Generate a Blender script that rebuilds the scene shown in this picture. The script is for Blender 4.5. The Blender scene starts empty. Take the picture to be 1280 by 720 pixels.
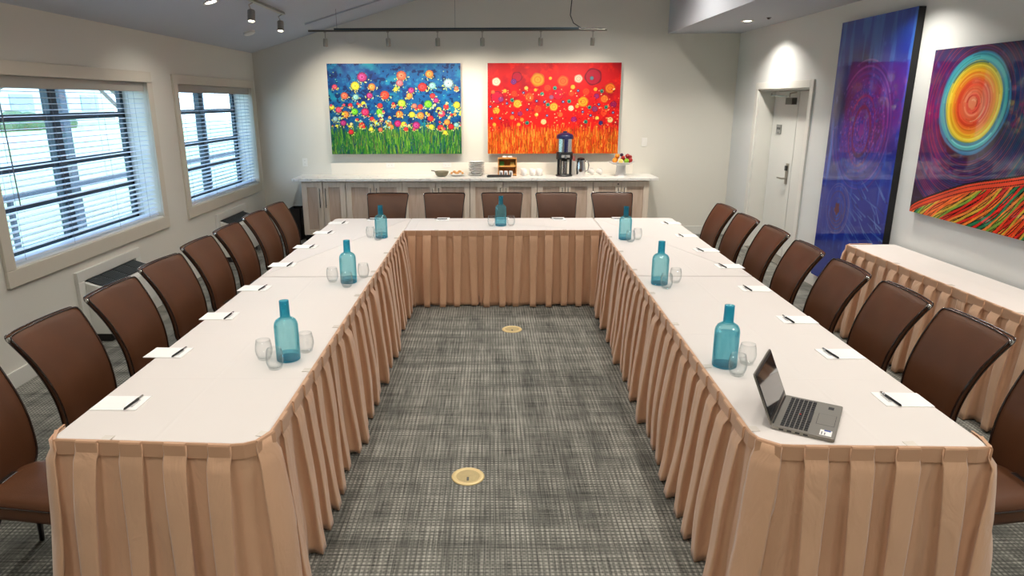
import bpy, math, random
import numpy as np
from mathutils import Vector, Matrix

random.seed(7)
rng = np.random.default_rng(11)
PI = math.pi
SC = bpy.context.scene
COL = SC.collection
R = math.radians

# ------------------------------------------------------------------ materials
def lin(c):
    return tuple(((x / 12.92) if x <= 0.04045 else ((x + 0.055) / 1.055) ** 2.4) for x in c)

def rgb(r, g, b):
    return lin((r / 255, g / 255, b / 255))

def new_mat(name):
    m = bpy.data.materials.new(name); m.use_nodes = True
    nt = m.node_tree
    return m, nt, nt.nodes['Principled BSDF']

def setp(b, **k):
    names = dict(base='Base Color', rough='Roughness', metal='Metallic', spec='Specular IOR Level', trans='Transmission Weight',
                 ior='IOR', coat='Coat Weight', coatr='Coat Roughness', sheen='Sheen Weight', emit='Emission Color', emits='Emission Strength', alpha='Alpha')
    for q, v in k.items():
        s = b.inputs[names[q]]
        if q in ('base', 'emit'): v = (v[0], v[1], v[2], 1)
        s.default_value = v

def mat(name, base, rough=.6, var=.08, vscale=8., bump=0., bscale=200., **k):
    """principled material with a little procedural variation of tone and a fine bump"""
    m, nt, b = new_mat(name)
    setp(b, base=base, rough=rough, **k)
    tc = nt.nodes.new('ShaderNodeTexCoord')
    if var:
        n = nt.nodes.new('ShaderNodeTexNoise'); n.inputs['Scale'].default_value = vscale; n.inputs['Detail'].default_value = 3
        nt.links.new(tc.outputs['Object'], n.inputs['Vector'])
        mx = nt.nodes.new('ShaderNodeMix'); mx.data_type = 'RGBA'
        mx.inputs['A'].default_value = (*[c * (1 - var) for c in base], 1)
        mx.inputs['B'].default_value = (*[min(1, c * (1 + var)) for c in base], 1)
        nt.links.new(n.outputs['Fac'], mx.inputs['Factor']); nt.links.new(mx.outputs['Result'], b.inputs['Base Color'])
    if bump:
        n2 = nt.nodes.new('ShaderNodeTexNoise'); n2.inputs['Scale'].default_value = bscale; n2.inputs['Detail'].default_value = 2
        nt.links.new(tc.outputs['Object'], n2.inputs['Vector'])
        bp = nt.nodes.new('ShaderNodeBump'); bp.inputs['Strength'].default_value = bump; bp.inputs['Distance'].default_value = .002
        nt.links.new(n2.outputs['Fac'], bp.inputs['Height']); nt.links.new(bp.outputs['Normal'], b.inputs['Normal'])
    return m

def glow(name, col, s):
    m, nt, b = new_mat(name); setp(b, base=(0.8, .8, .8), emit=col, emits=s); return m

def carpet_mat():
    m, nt, b = new_mat('carpet_weave'); N = nt.nodes; L = nt.links
    setp(b, rough=.95, spec=.1)
    tc = N.new('ShaderNodeTexCoord')
    def noise(sx, sy, det=2):
        mp = N.new('ShaderNodeMapping'); mp.inputs['Scale'].default_value = (sx, sy, 1)
        L.new(tc.outputs['Object'], mp.inputs['Vector'])
        n = N.new('ShaderNodeTexNoise'); n.inputs['Scale'].default_value = 1; n.inputs['Detail'].default_value = det
        L.new(mp.outputs['Vector'], n.inputs['Vector']); return n.outputs['Fac']
    def M(op, a, c=None):
        q = N.new('ShaderNodeMath'); q.operation = op
        for i, v in enumerate((a, c)):
            if v is None: continue
            if isinstance(v, (int, float)): q.inputs[i].default_value = v
            else: L.new(v, q.inputs[i])
        return q.outputs[0]
    sp = N.new('ShaderNodeSeparateXYZ'); L.new(tc.outputs['Object'], sp.inputs[0])
    per = 2 * PI / .0235
    sx = M('SINE', M('MULTIPLY', sp.outputs['X'], per)); sy = M('SINE', M('MULTIPLY', sp.outputs['Y'], per))
    dots = M('MULTIPLY', M('ADD', M('MULTIPLY', sx, .5), .5), M('ADD', M('MULTIPLY', sy, .5), .5))
    # plaid: broad bands that let the dots through or not
    bx = noise(9, .8); by = noise(.8, 9)
    plaid = M('ADD', bx, by)                 # about 1
    pl = M('MULTIPLY', M('SUBTRACT', plaid, .7), 1.25)
    fx = noise(150, 5); fy = noise(5, 150)
    streak = M('MULTIPLY', M('SUBTRACT', M('ADD', fx, fy), 1.0), 1.5)
    v = M('ADD', M('MULTIPLY', dots, M('MULTIPLY', pl, 1.15)), M('MULTIPLY', streak, .6))
    v = M('ADD', v, M('MULTIPLY', pl, .25))
    v = M('ADD', v, .17)
    cr = N.new('ShaderNodeValToRGB'); L.new(v, cr.inputs['Fac'])
    e = cr.color_ramp.elements
    e[0].position = 0; e[0].color = (*rgb(66, 67, 64), 1)
    e[1].position = 1; e[1].color = (*rgb(178, 176, 166), 1)
    q = e.new(.35); q.color = (*rgb(112, 112, 106), 1)
    L.new(cr.outputs['Color'], b.inputs['Base Color'])
    bp = N.new('ShaderNodeBump'); bp.inputs['Strength'].default_value = .5; bp.inputs['Distance'].default_value = .004
    L.new(v, bp.inputs['Height']); L.new(bp.outputs['Normal'], b.inputs['Normal'])
    return m

def wood_mat(name, a, c, scale=(30, 30, 2.5)):
    m, nt, b = new_mat(name); setp(b, rough=.42)
    tc = nt.nodes.new('ShaderNodeTexCoord'); mp = nt.nodes.new('ShaderNodeMapping'); mp.inputs['Scale'].default_value = scale
    n = nt.nodes.new('ShaderNodeTexNoise'); n.inputs['Scale'].default_value = 1; n.inputs['Detail'].default_value = 4; n.inputs['Distortion'].default_value = .6
    cr = nt.nodes.new('ShaderNodeValToRGB'); e = cr.color_ramp.elements
    e[0].position = .3; e[0].color = (*a, 1); e[1].position = .7; e[1].color = (*c, 1)
    nt.links.new(tc.outputs['Object'], mp.inputs['Vector']); nt.links.new(mp.outputs['Vector'], n.inputs['Vector'])
    nt.links.new(n.outputs['Fac'], cr.inputs['Fac']); nt.links.new(cr.outputs['Color'], b.inputs['Base Color'])
    return m

def stone_mat():
    m, nt, b = new_mat('veined_white_quartz'); setp(b, rough=.22)
    tc = nt.nodes.new('ShaderNodeTexCoord')
    n = nt.nodes.new('ShaderNodeTexNoise'); n.inputs['Scale'].default_value = 2.2; n.inputs['Detail'].default_value = 6; n.inputs['Distortion'].default_value = 1.5
    cr = nt.nodes.new('ShaderNodeValToRGB'); e = cr.color_ramp.elements
    e[0].position = .485; e[0].color = (*rgb(240, 238, 232), 1); e[1].position = .515; e[1].color = (*rgb(240, 238, 232), 1)
    q = e.new(.5); q.color = (*rgb(214, 212, 206), 1)
    nt.links.new(tc.outputs['Object'], n.inputs['Vector']); nt.links.new(n.outputs['Fac'], cr.inputs['Fac']); nt.links.new(cr.outputs['Color'], b.inputs['Base Color'])
    return m

def pane_mat():
    m = bpy.data.materials.new('window_pane_glass'); m.use_nodes = True; nt = m.node_tree; nt.nodes.clear()
    o = nt.nodes.new('ShaderNodeOutputMaterial'); t = nt.nodes.new('ShaderNodeBsdfTransparent'); t.inputs['Color'].default_value = (.93, .97, .98, 1)
    g = nt.nodes.new('ShaderNodeBsdfGlossy'); g.inputs['Roughness'].default_value = .01
    mx = nt.nodes.new('ShaderNodeMixShader'); mx.inputs[0].default_value = .06
    nt.links.new(t.outputs[0], mx.inputs[1]); nt.links.new(g.outputs[0], mx.inputs[2]); nt.links.new(mx.outputs[0], o.inputs[0])
    return m

def paint_mat(name, rough, coat=0., spec=.5):
    m, nt, b = new_mat(name); setp(b, rough=rough, coat=coat, coatr=.015, spec=spec)
    if coat: b.inputs['Coat IOR'].default_value = 1.5
    a = nt.nodes.new('ShaderNodeVertexColor'); a.layer_name = 'paint'
    nt.links.new(a.outputs['Color'], b.inputs['Base Color'])
    return m

def glassy(name, col, edge=2.5, gl=.5, body=None, amt=0):
    # thin-walled glass: tinted see-through body, denser tint and stronger gloss where the wall is seen edge on
    m = bpy.data.materials.new(name); m.use_nodes = True; nt = m.node_tree; nt.nodes.clear(); N = nt.nodes; L = nt.links
    o = N.new('ShaderNodeOutputMaterial'); t = N.new('ShaderNodeBsdfTransparent'); g = N.new('ShaderNodeBsdfGlossy'); g.inputs['Roughness'].default_value = .02
    lw = N.new('ShaderNodeLayerWeight'); lw.inputs['Blend'].default_value = .5
    cr = N.new('ShaderNodeValToRGB'); e = cr.color_ramp.elements
    e[0].position = .25; e[0].color = (*col, 1); e[1].position = .95; e[1].color = (*[c ** edge for c in col], 1)
    L.new(lw.outputs['Facing'], cr.inputs['Fac']); L.new(cr.outputs['Color'], t.inputs['Color'])
    pw = N.new('ShaderNodeMath'); pw.operation = 'POWER'; pw.inputs[1].default_value = 3; L.new(lw.outputs['Facing'], pw.inputs[0])
    ml = N.new('ShaderNodeMath'); ml.operation = 'MULTIPLY_ADD'; ml.inputs[1].default_value = gl; ml.inputs[2].default_value = .035; L.new(pw.outputs[0], ml.inputs[0])
    mx = N.new('ShaderNodeMixShader'); L.new(ml.outputs[0], mx.inputs[0]); L.new(t.outputs[0], mx.inputs[1]); L.new(g.outputs[0], mx.inputs[2])
    out = mx.outputs[0]
    if body:                                  # faint milky colour of the glass itself
        d = N.new('ShaderNodeBsdfDiffuse'); d.inputs['Color'].default_value = (*body, 1); m2 = N.new('ShaderNodeMixShader'); m2.inputs[0].default_value = amt
        L.new(out, m2.inputs[1]); L.new(d.outputs[0], m2.inputs[2]); out = m2.outputs[0]
    L.new(out, o.inputs[0])
    return m

M = {}
M['wall'] = mat('wall_paint_warm_white', rgb(222, 219, 209), .75, .015, 1.2, bump=.15, bscale=120)
M['ceil'] = mat('ceiling_paint', rgb(186, 191, 200), .85, .015, 1.)
M['wallc'] = mat('wall_paint_cool_white', rgb(218, 220, 218), .75, .015, 1.2, bump=.15, bscale=120)
M['trim'] = mat('trim_paint', rgb(212, 205, 190), .5, .02, 3.)
M['trimw'] = mat('trim_paint_white', rgb(222, 221, 214), .45, .02, 3.)
M['valance'] = mat('valance_grey', rgb(176, 172, 164), .55, .03, 3.)
M['door'] = mat('door_paint', rgb(214, 214, 208), .4, .02, 3.)
M['carpet'] = carpet_mat()
M['cloth'] = mat('tablecloth_linen', rgb(226, 219, 214), .85, .02, 3., bump=.25, bscale=500, sheen=.1)
def creases(m):
    nt = m.node_tree; N = nt.nodes; L = nt.links; b = N['Principled BSDF']; tc = N.new('ShaderNodeTexCoord'); sp = N.new('ShaderNodeSeparateXYZ'); L.new(tc.outputs['Object'], sp.inputs[0]); outs = []
    for ax, per in (('X', .43), ('Y', .61)):
        a = N.new('ShaderNodeMath'); a.operation = 'PINGPONG'; a.inputs[1].default_value = per / 2; L.new(sp.outputs[ax], a.inputs[0])
        c = N.new('ShaderNodeMapRange'); c.inputs['From Min'].default_value = 0; c.inputs['From Max'].default_value = .012; c.inputs['To Min'].default_value = 1; c.inputs['To Max'].default_value = 0; L.new(a.outputs[0], c.inputs['Value']); outs.append(c.outputs[0])
    ad = N.new('ShaderNodeMath'); ad.operation = 'ADD'; L.new(outs[0], ad.inputs[0]); L.new(outs[1], ad.inputs[1])
    nz = N.new('ShaderNodeTexNoise'); nz.inputs['Scale'].default_value = 5; L.new(tc.outputs['Object'], nz.inputs['Vector'])
    mu = N.new('ShaderNodeMath'); mu.operation = 'MULTIPLY'; L.new(ad.outputs[0], mu.inputs[0]); L.new(nz.outputs['Fac'], mu.inputs[1])
    bp = N.new('ShaderNodeBump'); bp.inputs['Strength'].default_value = .5; bp.inputs['Distance'].default_value = .004; L.new(mu.outputs[0], bp.inputs['Height'])
    old = b.inputs['Normal'].links[0].from_node; L.new(bp.outputs['Normal'], old.inputs['Normal'])
def folds(m, sc, dist):
    nt = m.node_tree; N = nt.nodes; L = nt.links; b = N['Principled BSDF']; tc = N.new('ShaderNodeTexCoord'); mp = N.new('ShaderNodeMapping'); mp.inputs['Scale'].default_value = sc; L.new(tc.outputs['Object'], mp.inputs['Vector'])
    nz = N.new('ShaderNodeTexNoise'); nz.inputs['Scale'].default_value = 1; nz.inputs['Detail'].default_value = 3; nz.inputs['Distortion'].default_value = 1.2; L.new(mp.outputs['Vector'], nz.inputs['Vector'])
    bp = N.new('ShaderNodeBump'); bp.inputs['Strength'].default_value = 1; bp.inputs['Distance'].default_value = dist; L.new(nz.outputs['Fac'], bp.inputs['Height'])
    old = b.inputs['Normal'].links[0].from_node; L.new(bp.outputs['Normal'], old.inputs['Normal'])
creases(M['cloth'])
M['skirt'] = mat('skirt_tan_fabric', rgb(213, 170, 136), .8, .05, 6., bump=.25, bscale=700, sheen=.35)
M['hem'] = mat('skirt_tan_band', rgb(200, 156, 122), .8, .05, 6., bump=.2, bscale=700, sheen=.3)
folds(M['skirt'], (9, 9, 3.5), .012)
M['clip'] = mat('clear_plastic_clip', rgb(228, 220, 210), .25, .02, 3.)
M['leather'] = mat('brown_leather', rgb(88, 54, 33), .45, .28, 6., bump=.35, bscale=260, spec=.35)
M['piping'] = mat('dark_glossy_piping', rgb(42, 27, 22), .18, .05, 8., coat=.5, coatr=.1)
M['chairleg'] = mat('black_brown_lacquer', rgb(34, 27, 25), .3, .05, 8.)
M['metal'] = mat('brushed_nickel', rgb(170, 165, 155), .32, .04, 20., metal=1.)
M['darkmetal'] = mat('dark_bronze', rgb(92, 90, 84), .35, .04, 20., metal=.8)
M['chrome'] = mat('polished_steel', rgb(205, 205, 205), .12, .02, 5., metal=1.)
M['black'] = mat('black_plastic', rgb(22, 22, 24), .35, .05, 6.)
M['navy'] = mat('dark_navy_plastic', rgb(24, 30, 70), .3, .05, 6.)
M['cab'] = wood_mat('pale_stained_maple', rgb(214, 197, 178), rgb(230, 215, 198))
M['cabin'] = wood_mat('pale_stained_maple_panel', rgb(188, 163, 142), rgb(206, 184, 166))  # same maple, darkened so the recessed panels look shaded
M['rackwood'] = wood_mat('honey_wood', rgb(196, 132, 66), rgb(222, 160, 92), (20, 3, 20))
M['stone'] = stone_mat()
M['splash'] = mat('cream_backsplash', rgb(238, 232, 220), .3, .01, 2.)
M['frame'] = mat('dark_teal_window_frame', rgb(34, 52, 62), .45, .05, 4.)
M['slat'] = mat('white_blind_slat', rgb(216, 226, 240), .5, .01, 3.)
M['cord'] = mat('grey_cord', rgb(120, 125, 130), .8, .0)
M['pane'] = pane_mat()
M['teal'] = glassy('teal_glass', rgb(232, 249, 251), 6.5, .4, rgb(140, 215, 225), .09)
M['tealdeep'] = glassy('deep_teal_glass', rgb(176, 232, 241), 3.0, .4, rgb(40, 175, 205), .16)
M['water'] = glassy('bottle_water', rgb(214, 242, 248), 2.0, .2, rgb(120, 205, 225), .06)
M['clear'] = glassy('clear_glass', (.98, .985, .985), 6, .5)
M['paper'] = mat('white_paper', rgb(246, 245, 242), .8, .005, 3.)
M['ink'] = mat('grey_print', rgb(120, 120, 124), .8, 0)
M['penb'] = mat('pen_black', rgb(26, 26, 28), .25, 0)
M['alu'] = mat('warm_grey_aluminium', rgb(142, 138, 130), .38, .02, 30., metal=.6)
M['keys'] = mat('key_black', rgb(30, 30, 31), .5, .02)
M['screen'] = mat('dark_screen_glass', rgb(30, 32, 34), .08, .0, coat=.6, coatr=.03)
M['bezel'] = mat('screen_bezel', rgb(18, 18, 19), .4, 0)
M['red'] = mat('red_rubber', rgb(190, 40, 40), .5, 0)
M['blue'] = mat('blue_sticker', rgb(40, 80, 170), .4, 0)
M['brass'] = mat('pale_brass', rgb(226, 205, 150), .35, .05, 10., metal=.25)
M['brassin'] = mat('worn_brass_disc', rgb(190, 172, 125), .45, .15, 40., metal=.25)
M['white'] = mat('white_porcelain', rgb(222, 220, 216), .2, .01, 3.)
M['plastic'] = mat('white_plastic', rgb(238, 236, 230), .4, .01, 3.)
M['slot'] = mat('socket_slot', rgb(90, 90, 88), .6, 0)
M['louver'] = mat('dark_louver', rgb(58, 66, 70), .45, .05, 10.)
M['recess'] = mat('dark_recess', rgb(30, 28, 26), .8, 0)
M['canvas'] = mat('black_canvas_edge', rgb(14, 14, 18), .6, .02)
M['canvasw'] = mat('pale_canvas_edge', rgb(190, 178, 168), .6, .02)
M['lamp'] = glow('lamp_lens', (1, .93, .8), 14)
M['grass'] = mat('lawn_grass', rgb(168, 190, 140), .95, .35, .6)
M['pave'] = mat('pale_concrete', rgb(196, 196, 196), .9, .1, .8)
M['bark'] = mat('grey_bark', rgb(120, 110, 104), .9, .2, 5.)
M['post'] = mat('dark_timber_post', rgb(58, 66, 76), .7, .1, 5.)
M['brick'] = mat('far_building_wall', rgb(205, 205, 205), .9, .1, .5)
M['glassdark'] = mat('far_dark_glass', rgb(150, 165, 180), .3, .1, .5)
M['hedge'] = mat('evergreen_hedge', rgb(95, 115, 85), .95, .4, 3.)
M['bowl'] = mat('olive_stoneware', rgb(112, 105, 82), .35, .08, 20.)
M['food'] = mat('red_brown_sauce', rgb(150, 80, 50), .5, .3, 60.)
M['pastry'] = mat('golden_pastry', rgb(205, 150, 92), .6, .2, 60.)
M['orange'] = mat('orange_peel', rgb(238, 148, 40), .45, .05, 30., bump=.3, bscale=300)
M['apple'] = mat('red_apple_skin', rgb(165, 32, 34), .3, .25, 30.)
M['green'] = mat('green_apple_skin', rgb(140, 190, 50), .3, .1, 30.)
M['lemon'] = mat('pale_yellow_peel', rgb(240, 214, 120), .45, .05, 30.)
M['plum'] = mat('dark_plum_skin', rgb(60, 30, 60), .3, .1, 30.)
M['berry'] = mat('red_berry', rgb(205, 50, 50), .35, .15, 60.)
M['teagreen'] = mat('green_tea_packet', rgb(80, 150, 60), .6, .1, 30.)
M['teayellow'] = mat('yellow_tea_packet', rgb(240, 215, 120), .6, .1, 30.)
M['plaque'] = mat('grey_plaque', rgb(140, 142, 138), .4, .05)

# ------------------------------------------------------------------ mesh helpers
class MB:
    """collects shapes into one mesh; each shape may carry its own material slot"""
    def __init__(s): s.v = []; s.f = []; s.mi = []; s.mats = []
    def slot(s, m):
        if m not in s.mats: s.mats.append(m)
        return s.mats.index(m)
    def add(s, vs, fs, m, T=None):
        b = len(s.v)
        if T is not None: vs = [tuple(T @ Vector(p)) for p in vs]
        s.v += [tuple(p) for p in vs]
        k = s.slot(m)
        for f in fs: s.f.append(tuple(b + i for i in f)); s.mi.append(k)
        return s
    def box(s, lo, hi, m, T=None):
        x0, y0, z0 = lo; x1, y1, z1 = hi
        vs = [(x0, y0, z0), (x1, y0, z0), (x1, y1, z0), (x0, y1, z0), (x0, y0, z1), (x1, y0, z1), (x1, y1, z1), (x0, y1, z1)]
        return s.add(vs, [(0, 3, 2, 1), (4, 5, 6, 7), (0, 1, 5, 4), (1, 2, 6, 5), (2, 3, 7, 6), (3, 0, 4, 7)], m, T)
    def cbox(s, c, d, m, T=None):
        return s.box([c[i] - d[i] / 2 for i in range(3)], [c[i] + d[i] / 2 for i in range(3)], m, T)
    def prism(s, poly, z0, z1, m, T=None):
        """poly (x,y) counter clockwise extruded along z"""
        n = len(poly); vs = [(x, y, z0) for x, y in poly] + [(x, y, z1) for x, y in poly]
        fs = [tuple(range(n - 1, -1, -1)), tuple(range(n, 2 * n))] + [(i, (i + 1) % n, n + (i + 1) % n, n + i) for i in range(n)]
        return s.add(vs, fs, m, T)
    def lathe(s, prof, m, n=24, T=None, cap=True):
        vs = []; fs = []
        for r, z in prof:
            for k in range(n): a = 2 * PI * k / n; vs.append((r * math.cos(a), r * math.sin(a), z))
        for i in range(len(prof) - 1):
            for k in range(n):
                k2 = (k + 1) % n; fs.append((i * n + k, i * n + k2, (i + 1) * n + k2, (i + 1) * n + k))
        if cap:
            if prof[0][0] > 1e-5: fs.append(tuple(range(n - 1, -1, -1)))
            if prof[-1][0] > 1e-5: fs.append(tuple((len(prof) - 1) * n + k for k in range(n)))
        return s.add(vs, fs, m, T)
    def tube(s, pts, r, m, n=8, T=None, closed=False):
        P = [Vector(p) for p in pts]; rr = r if isinstance(r, (list, tuple)) else [r] * len(P)
        vs = []; fs = []; up = None; N = len(P)
        for i, p in enumerate(P):
            if closed: d = P[(i + 1) % N] - P[i - 1]
            else: d = P[min(i + 1, N - 1)] - P[max(i - 1, 0)]
            d.normalize()
            if up is None:
                up = Vector((0, 0, 1)) if abs(d.z) < .9 else Vector((1, 0, 0))
            u = (up - d * up.dot(d)).normalized(); w = d.cross(u); up = u
            for k in range(n):
                a = 2 * PI * k / n; vs.append(p + (u * math.cos(a) + w * math.sin(a)) * rr[i])
        for i in range(N if closed else N - 1):
            j = (i + 1) % N
            for k in range(n):
                k2 = (k + 1) % n; fs.append((i * n + k, i * n + k2, j * n + k2, j * n + k))
        if not closed:
            fs.append(tuple(range(n - 1, -1, -1))); fs.append(tuple((N - 1) * n + k for k in range(n)))
        return s.add(vs, fs, m, T)
    def ball(s, c, r, m, seg=12, ring=8, sq=(1, 1, 1), T=None):
        prof = [(max(1e-6, r * math.sin(PI * i / ring)), -r * math.cos(PI * i / ring)) for i in range(ring + 1)]
        vs = []; fs = []
        for a, z in prof:
            for k in range(seg): t = 2 * PI * k / seg; vs.append((c[0] + a * math.cos(t) * sq[0], c[1] + a * math.sin(t) * sq[1], c[2] + z * sq[2]))
        for i in range(ring):
            for k in range(seg):
                k2 = (k + 1) % seg; fs.append((i * seg + k, i * seg + k2, (i + 1) * seg + k2, (i + 1) * seg + k))
        return s.add(vs, fs, m, T)
    def build(s, name, parent=None, smooth=False, bevel=0, sub=0, seg=2, auto=False, loc=None, ang=40):
        me = bpy.data.meshes.new(name); me.from_pydata(s.v, [], s.f); me.update()
        for m in s.mats: me.materials.append(m)
        me.polygons.foreach_set('material_index', s.mi)
        if smooth: me.polygons.foreach_set('use_smooth', [True] * len(me.polygons))
        if auto:
            try: me.set_sharp_from_angle(angle=R(ang))
            except Exception: pass
        o = bpy.data.objects.new(name, me); COL.objects.link(o)
        if parent is not None: o.parent = parent
        if loc is not None: o.location = loc
        if bevel:
            b = o.modifiers.new('b', 'BEVEL'); b.width = bevel; b.segments = seg; b.limit_method = 'ANGLE'; b.angle_limit = R(35)
        if sub:
            b = o.modifiers.new('s', 'SUBSURF'); b.levels = sub; b.render_levels = sub
        return o

def tag(o, label=None, cat=None, group=None, kind=None):
    if label: o['label'] = label
    if cat: o['category'] = cat
    if group: o['group'] = group
    if kind: o['kind'] = kind
    return o

def thing(name, label, cat, loc=(0, 0, 0), rz=0, group=None):
    o = bpy.data.objects.new(name, None); COL.objects.link(o); o.location = loc; o.rotation_euler = (0, 0, rz)
    o.empty_display_size = .1
    return tag(o, label, cat, group)

def struct(name, mb, label=None, **k):
    o = mb.build(name, **k); tag(o, label=label, kind='structure'); return o

def dup(root, loc=None, rz=None, label=None, group=None, parent=None):
    c = root.copy(); COL.objects.link(c)
    if parent is not None: c.parent = parent
    if loc is not None: c.location = loc
    if rz is not None: c.rotation_euler = (0, 0, rz)
    if label: c['label'] = label
    if group: c['group'] = group
    for ch in list(root.children): dup(ch, parent=c)
    return c

def Tr(x, y, z, rz=0, rx=0, ry=0):
    return Matrix.Translation((x, y, z)) @ Matrix.Rotation(rz, 4, 'Z') @ Matrix.Rotation(ry, 4, 'Y') @ Matrix.Rotation(rx, 4, 'X')

# ------------------------------------------------------------------ the room
XL, XR, YB, YF = -3.374, 3.521, 9.98, -3.0
ZE = 2.62; SL = .292                              # eaves height, slope of the vault
XRIDGE = 1.0; SLR = .05; ZR = ZE + SL * (XRIDGE - XL)
XS, ZS = 2.50, 2.86                               # soffit over the door side
WT = .30

struct('floor', MB().box((XL - .3, YF - .2, -.06), (XR + .6, YB + .2, 0), M['carpet']), 'grey woven carpet with a fine plaid pattern')

def wall_with_holes(name, x0, x1, y0, y1, z0, z1, holes, m):
    """a wall along Y; holes (ya, yb, za, zb)"""
    b = MB(); y = y0
    for (ya, yb, za, zb) in sorted(holes):
        b.box((x0, y, z0), (x1, ya, z1), m)
        if za > z0: b.box((x0, ya, z0), (x1, yb, za), m)
        b.box((x0, ya, zb), (x1, yb, z1), m)
        y = yb
    b.box((x0, y, z0), (x1, y1, z1), m)
    return struct(name, b)

WZ0, WZ1 = .815, 2.14
W1 = (4.575, 6.80); W2 = (7.465, 9.745)
wall_with_holes('wall_left', XL - WT, XL, YF, YB + .15, 0, ZE + .02, [(*W1, WZ0, WZ1), (*W2, WZ0, WZ1)], M['wall'])
DY0, DY1, DZ = 7.635, 9.10, 2.085
wall_with_holes('wall_right', XR, XR + .36, YF, YB + .15, 0, ZS + .1, [(DY0, DY1, 0, DZ)], M['wallc'])
b = MB(); b.prism([(XL - WT, 0), (XR + .36, 0), (XR + .36, ZR + .3), (XL - WT, ZR + .3)], -.15, 0, M['wall'], Matrix.Translation((0, YB, 0)) @ Matrix.Rotation(PI / 2, 4, 'X'))
struct('wall_back', b)
struct('wall_front', MB().box((XL - WT, YF - .15, 0), (XR + .36, YF, ZR + .3), M['wall']))
# vaulted ceiling: two slopes meeting above the tables
b = MB(); t = .1
XD = XS + .02; ZD = ZR - SLR * (XD - XRIDGE)
b.prism([(XL - WT, ZE - SL * WT), (XRIDGE, ZR), (XD, ZD), (XD, ZD + t), (XRIDGE, ZR + t), (XL - WT, ZE - SL * WT + t)], -(YB + .15), -(YF - .15), M['ceil'], Matrix.Rotation(PI / 2, 4, 'X'))
struct('ceiling', b)
b = MB().box((XS, YF, ZS), (XR + .36, YB, ZS + .06), M['ceil']); b.box((XS, YF, ZS + .06), (XS + .1, YB, ZD + .15), M['ceil'])
struct('ceiling_soffit', b)
# thin raceway that follows the slope near the back wall
b = MB(); b.box((0, -.012, -.02), (2.9, .012, .0), M['ceil'], Tr(-2.36, 9.08, ZE + SL * (-2.36 - XL), ry=-math.atan(SL)))
struct('trim_1', b, 'thin raceway strip on the sloping ceiling')

# baseboards
struct('baseboard_left', MB().box((XL, YF, 0), (XL + .015, 5.22, .125), M['trimw']).box((XL, 6.22, 0), (XL + .015, 8.09, .125), M['trimw']).box((XL, 9.09, 0), (XL + .015, YB, .125), M['trimw']), bevel=.004)
struct('baseboard_back', MB().box((XL, YB - .015, 0), (-2.68, YB, .125), M['trimw']).box((2.25, YB - .015, 0), (XR, YB, .125), M['trimw']), bevel=.004)
struct('baseboard_right', MB().box((XR - .015, YF, 0), (XR, DY0 - .09, .125), M['trimw']).box((XR - .015, DY1 + .09, 0), (XR, YB, .125), M['trimw']), bevel=.004)

# ---- windows
def window(idx, y0, y1):
    z0, z1 = WZ0, WZ1
    w = bpy.data.objects.new('window_%d' % idx, None); COL.objects.link(w); w.location = (XL, (y0 + y1) / 2, z0); tag(w, kind='structure')
    L = Matrix.Translation((-XL, -(y0 + y1) / 2, -z0))
    cw = .1
    b = MB(); x1 = XL + .024
    b.box((XL, y0 - cw, z1), (x1, y1 + cw, z1 + cw), M['trim'], L)
    b.box((XL, y0 - cw, z0 - .12), (x1, y1 + cw, z0), M['trim'], L)
    b.box((XL, y0 - cw, z0), (x1, y0, z1), M['trim'], L); b.box((XL, y1, z0), (x1, y1 + cw, z1), M['trim'], L)
    b.build('window_casing', w, bevel=.004)
    b = MB().box((XL - .25, y0, z0 - .001), (XL + .01, y1, z0 + .012), M['trimw'], L); b.build('window_sill', w, bevel=.003)
    X0, X1 = XL - .28, XL - .235
    b = MB(); f = .055
    b.box((X0, y0, z0), (X1, y0 + f, z1), M['frame'], L); b.box((X0, y1 - f, z0), (X1, y1, z1), M['frame'], L)
    b.box((X0, y0, z0), (X1, y1, z0 + f), M['frame'], L); b.box((X0, y0, z1 - f), (X1, y1, z1), M['frame'], L)
    ym = (y0 + y1) / 2
    b.box((X0 - .01, ym - .055, z0), (X1 + .01, ym + .055, z1), M['frame'], L)
    for z in (1.84, 1.465, 1.165): b.box((X0, y0, z - .027), (X1, y1, z + .027), M['frame'], L)
    b.build('window_frame', w, bevel=.004)
    MB().box((X0 + .02, y0 + .02, z0 + .02), (X0 + .026, y1 - .02, z1 - .02), M['pane'], L).build('pane', w)

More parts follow.
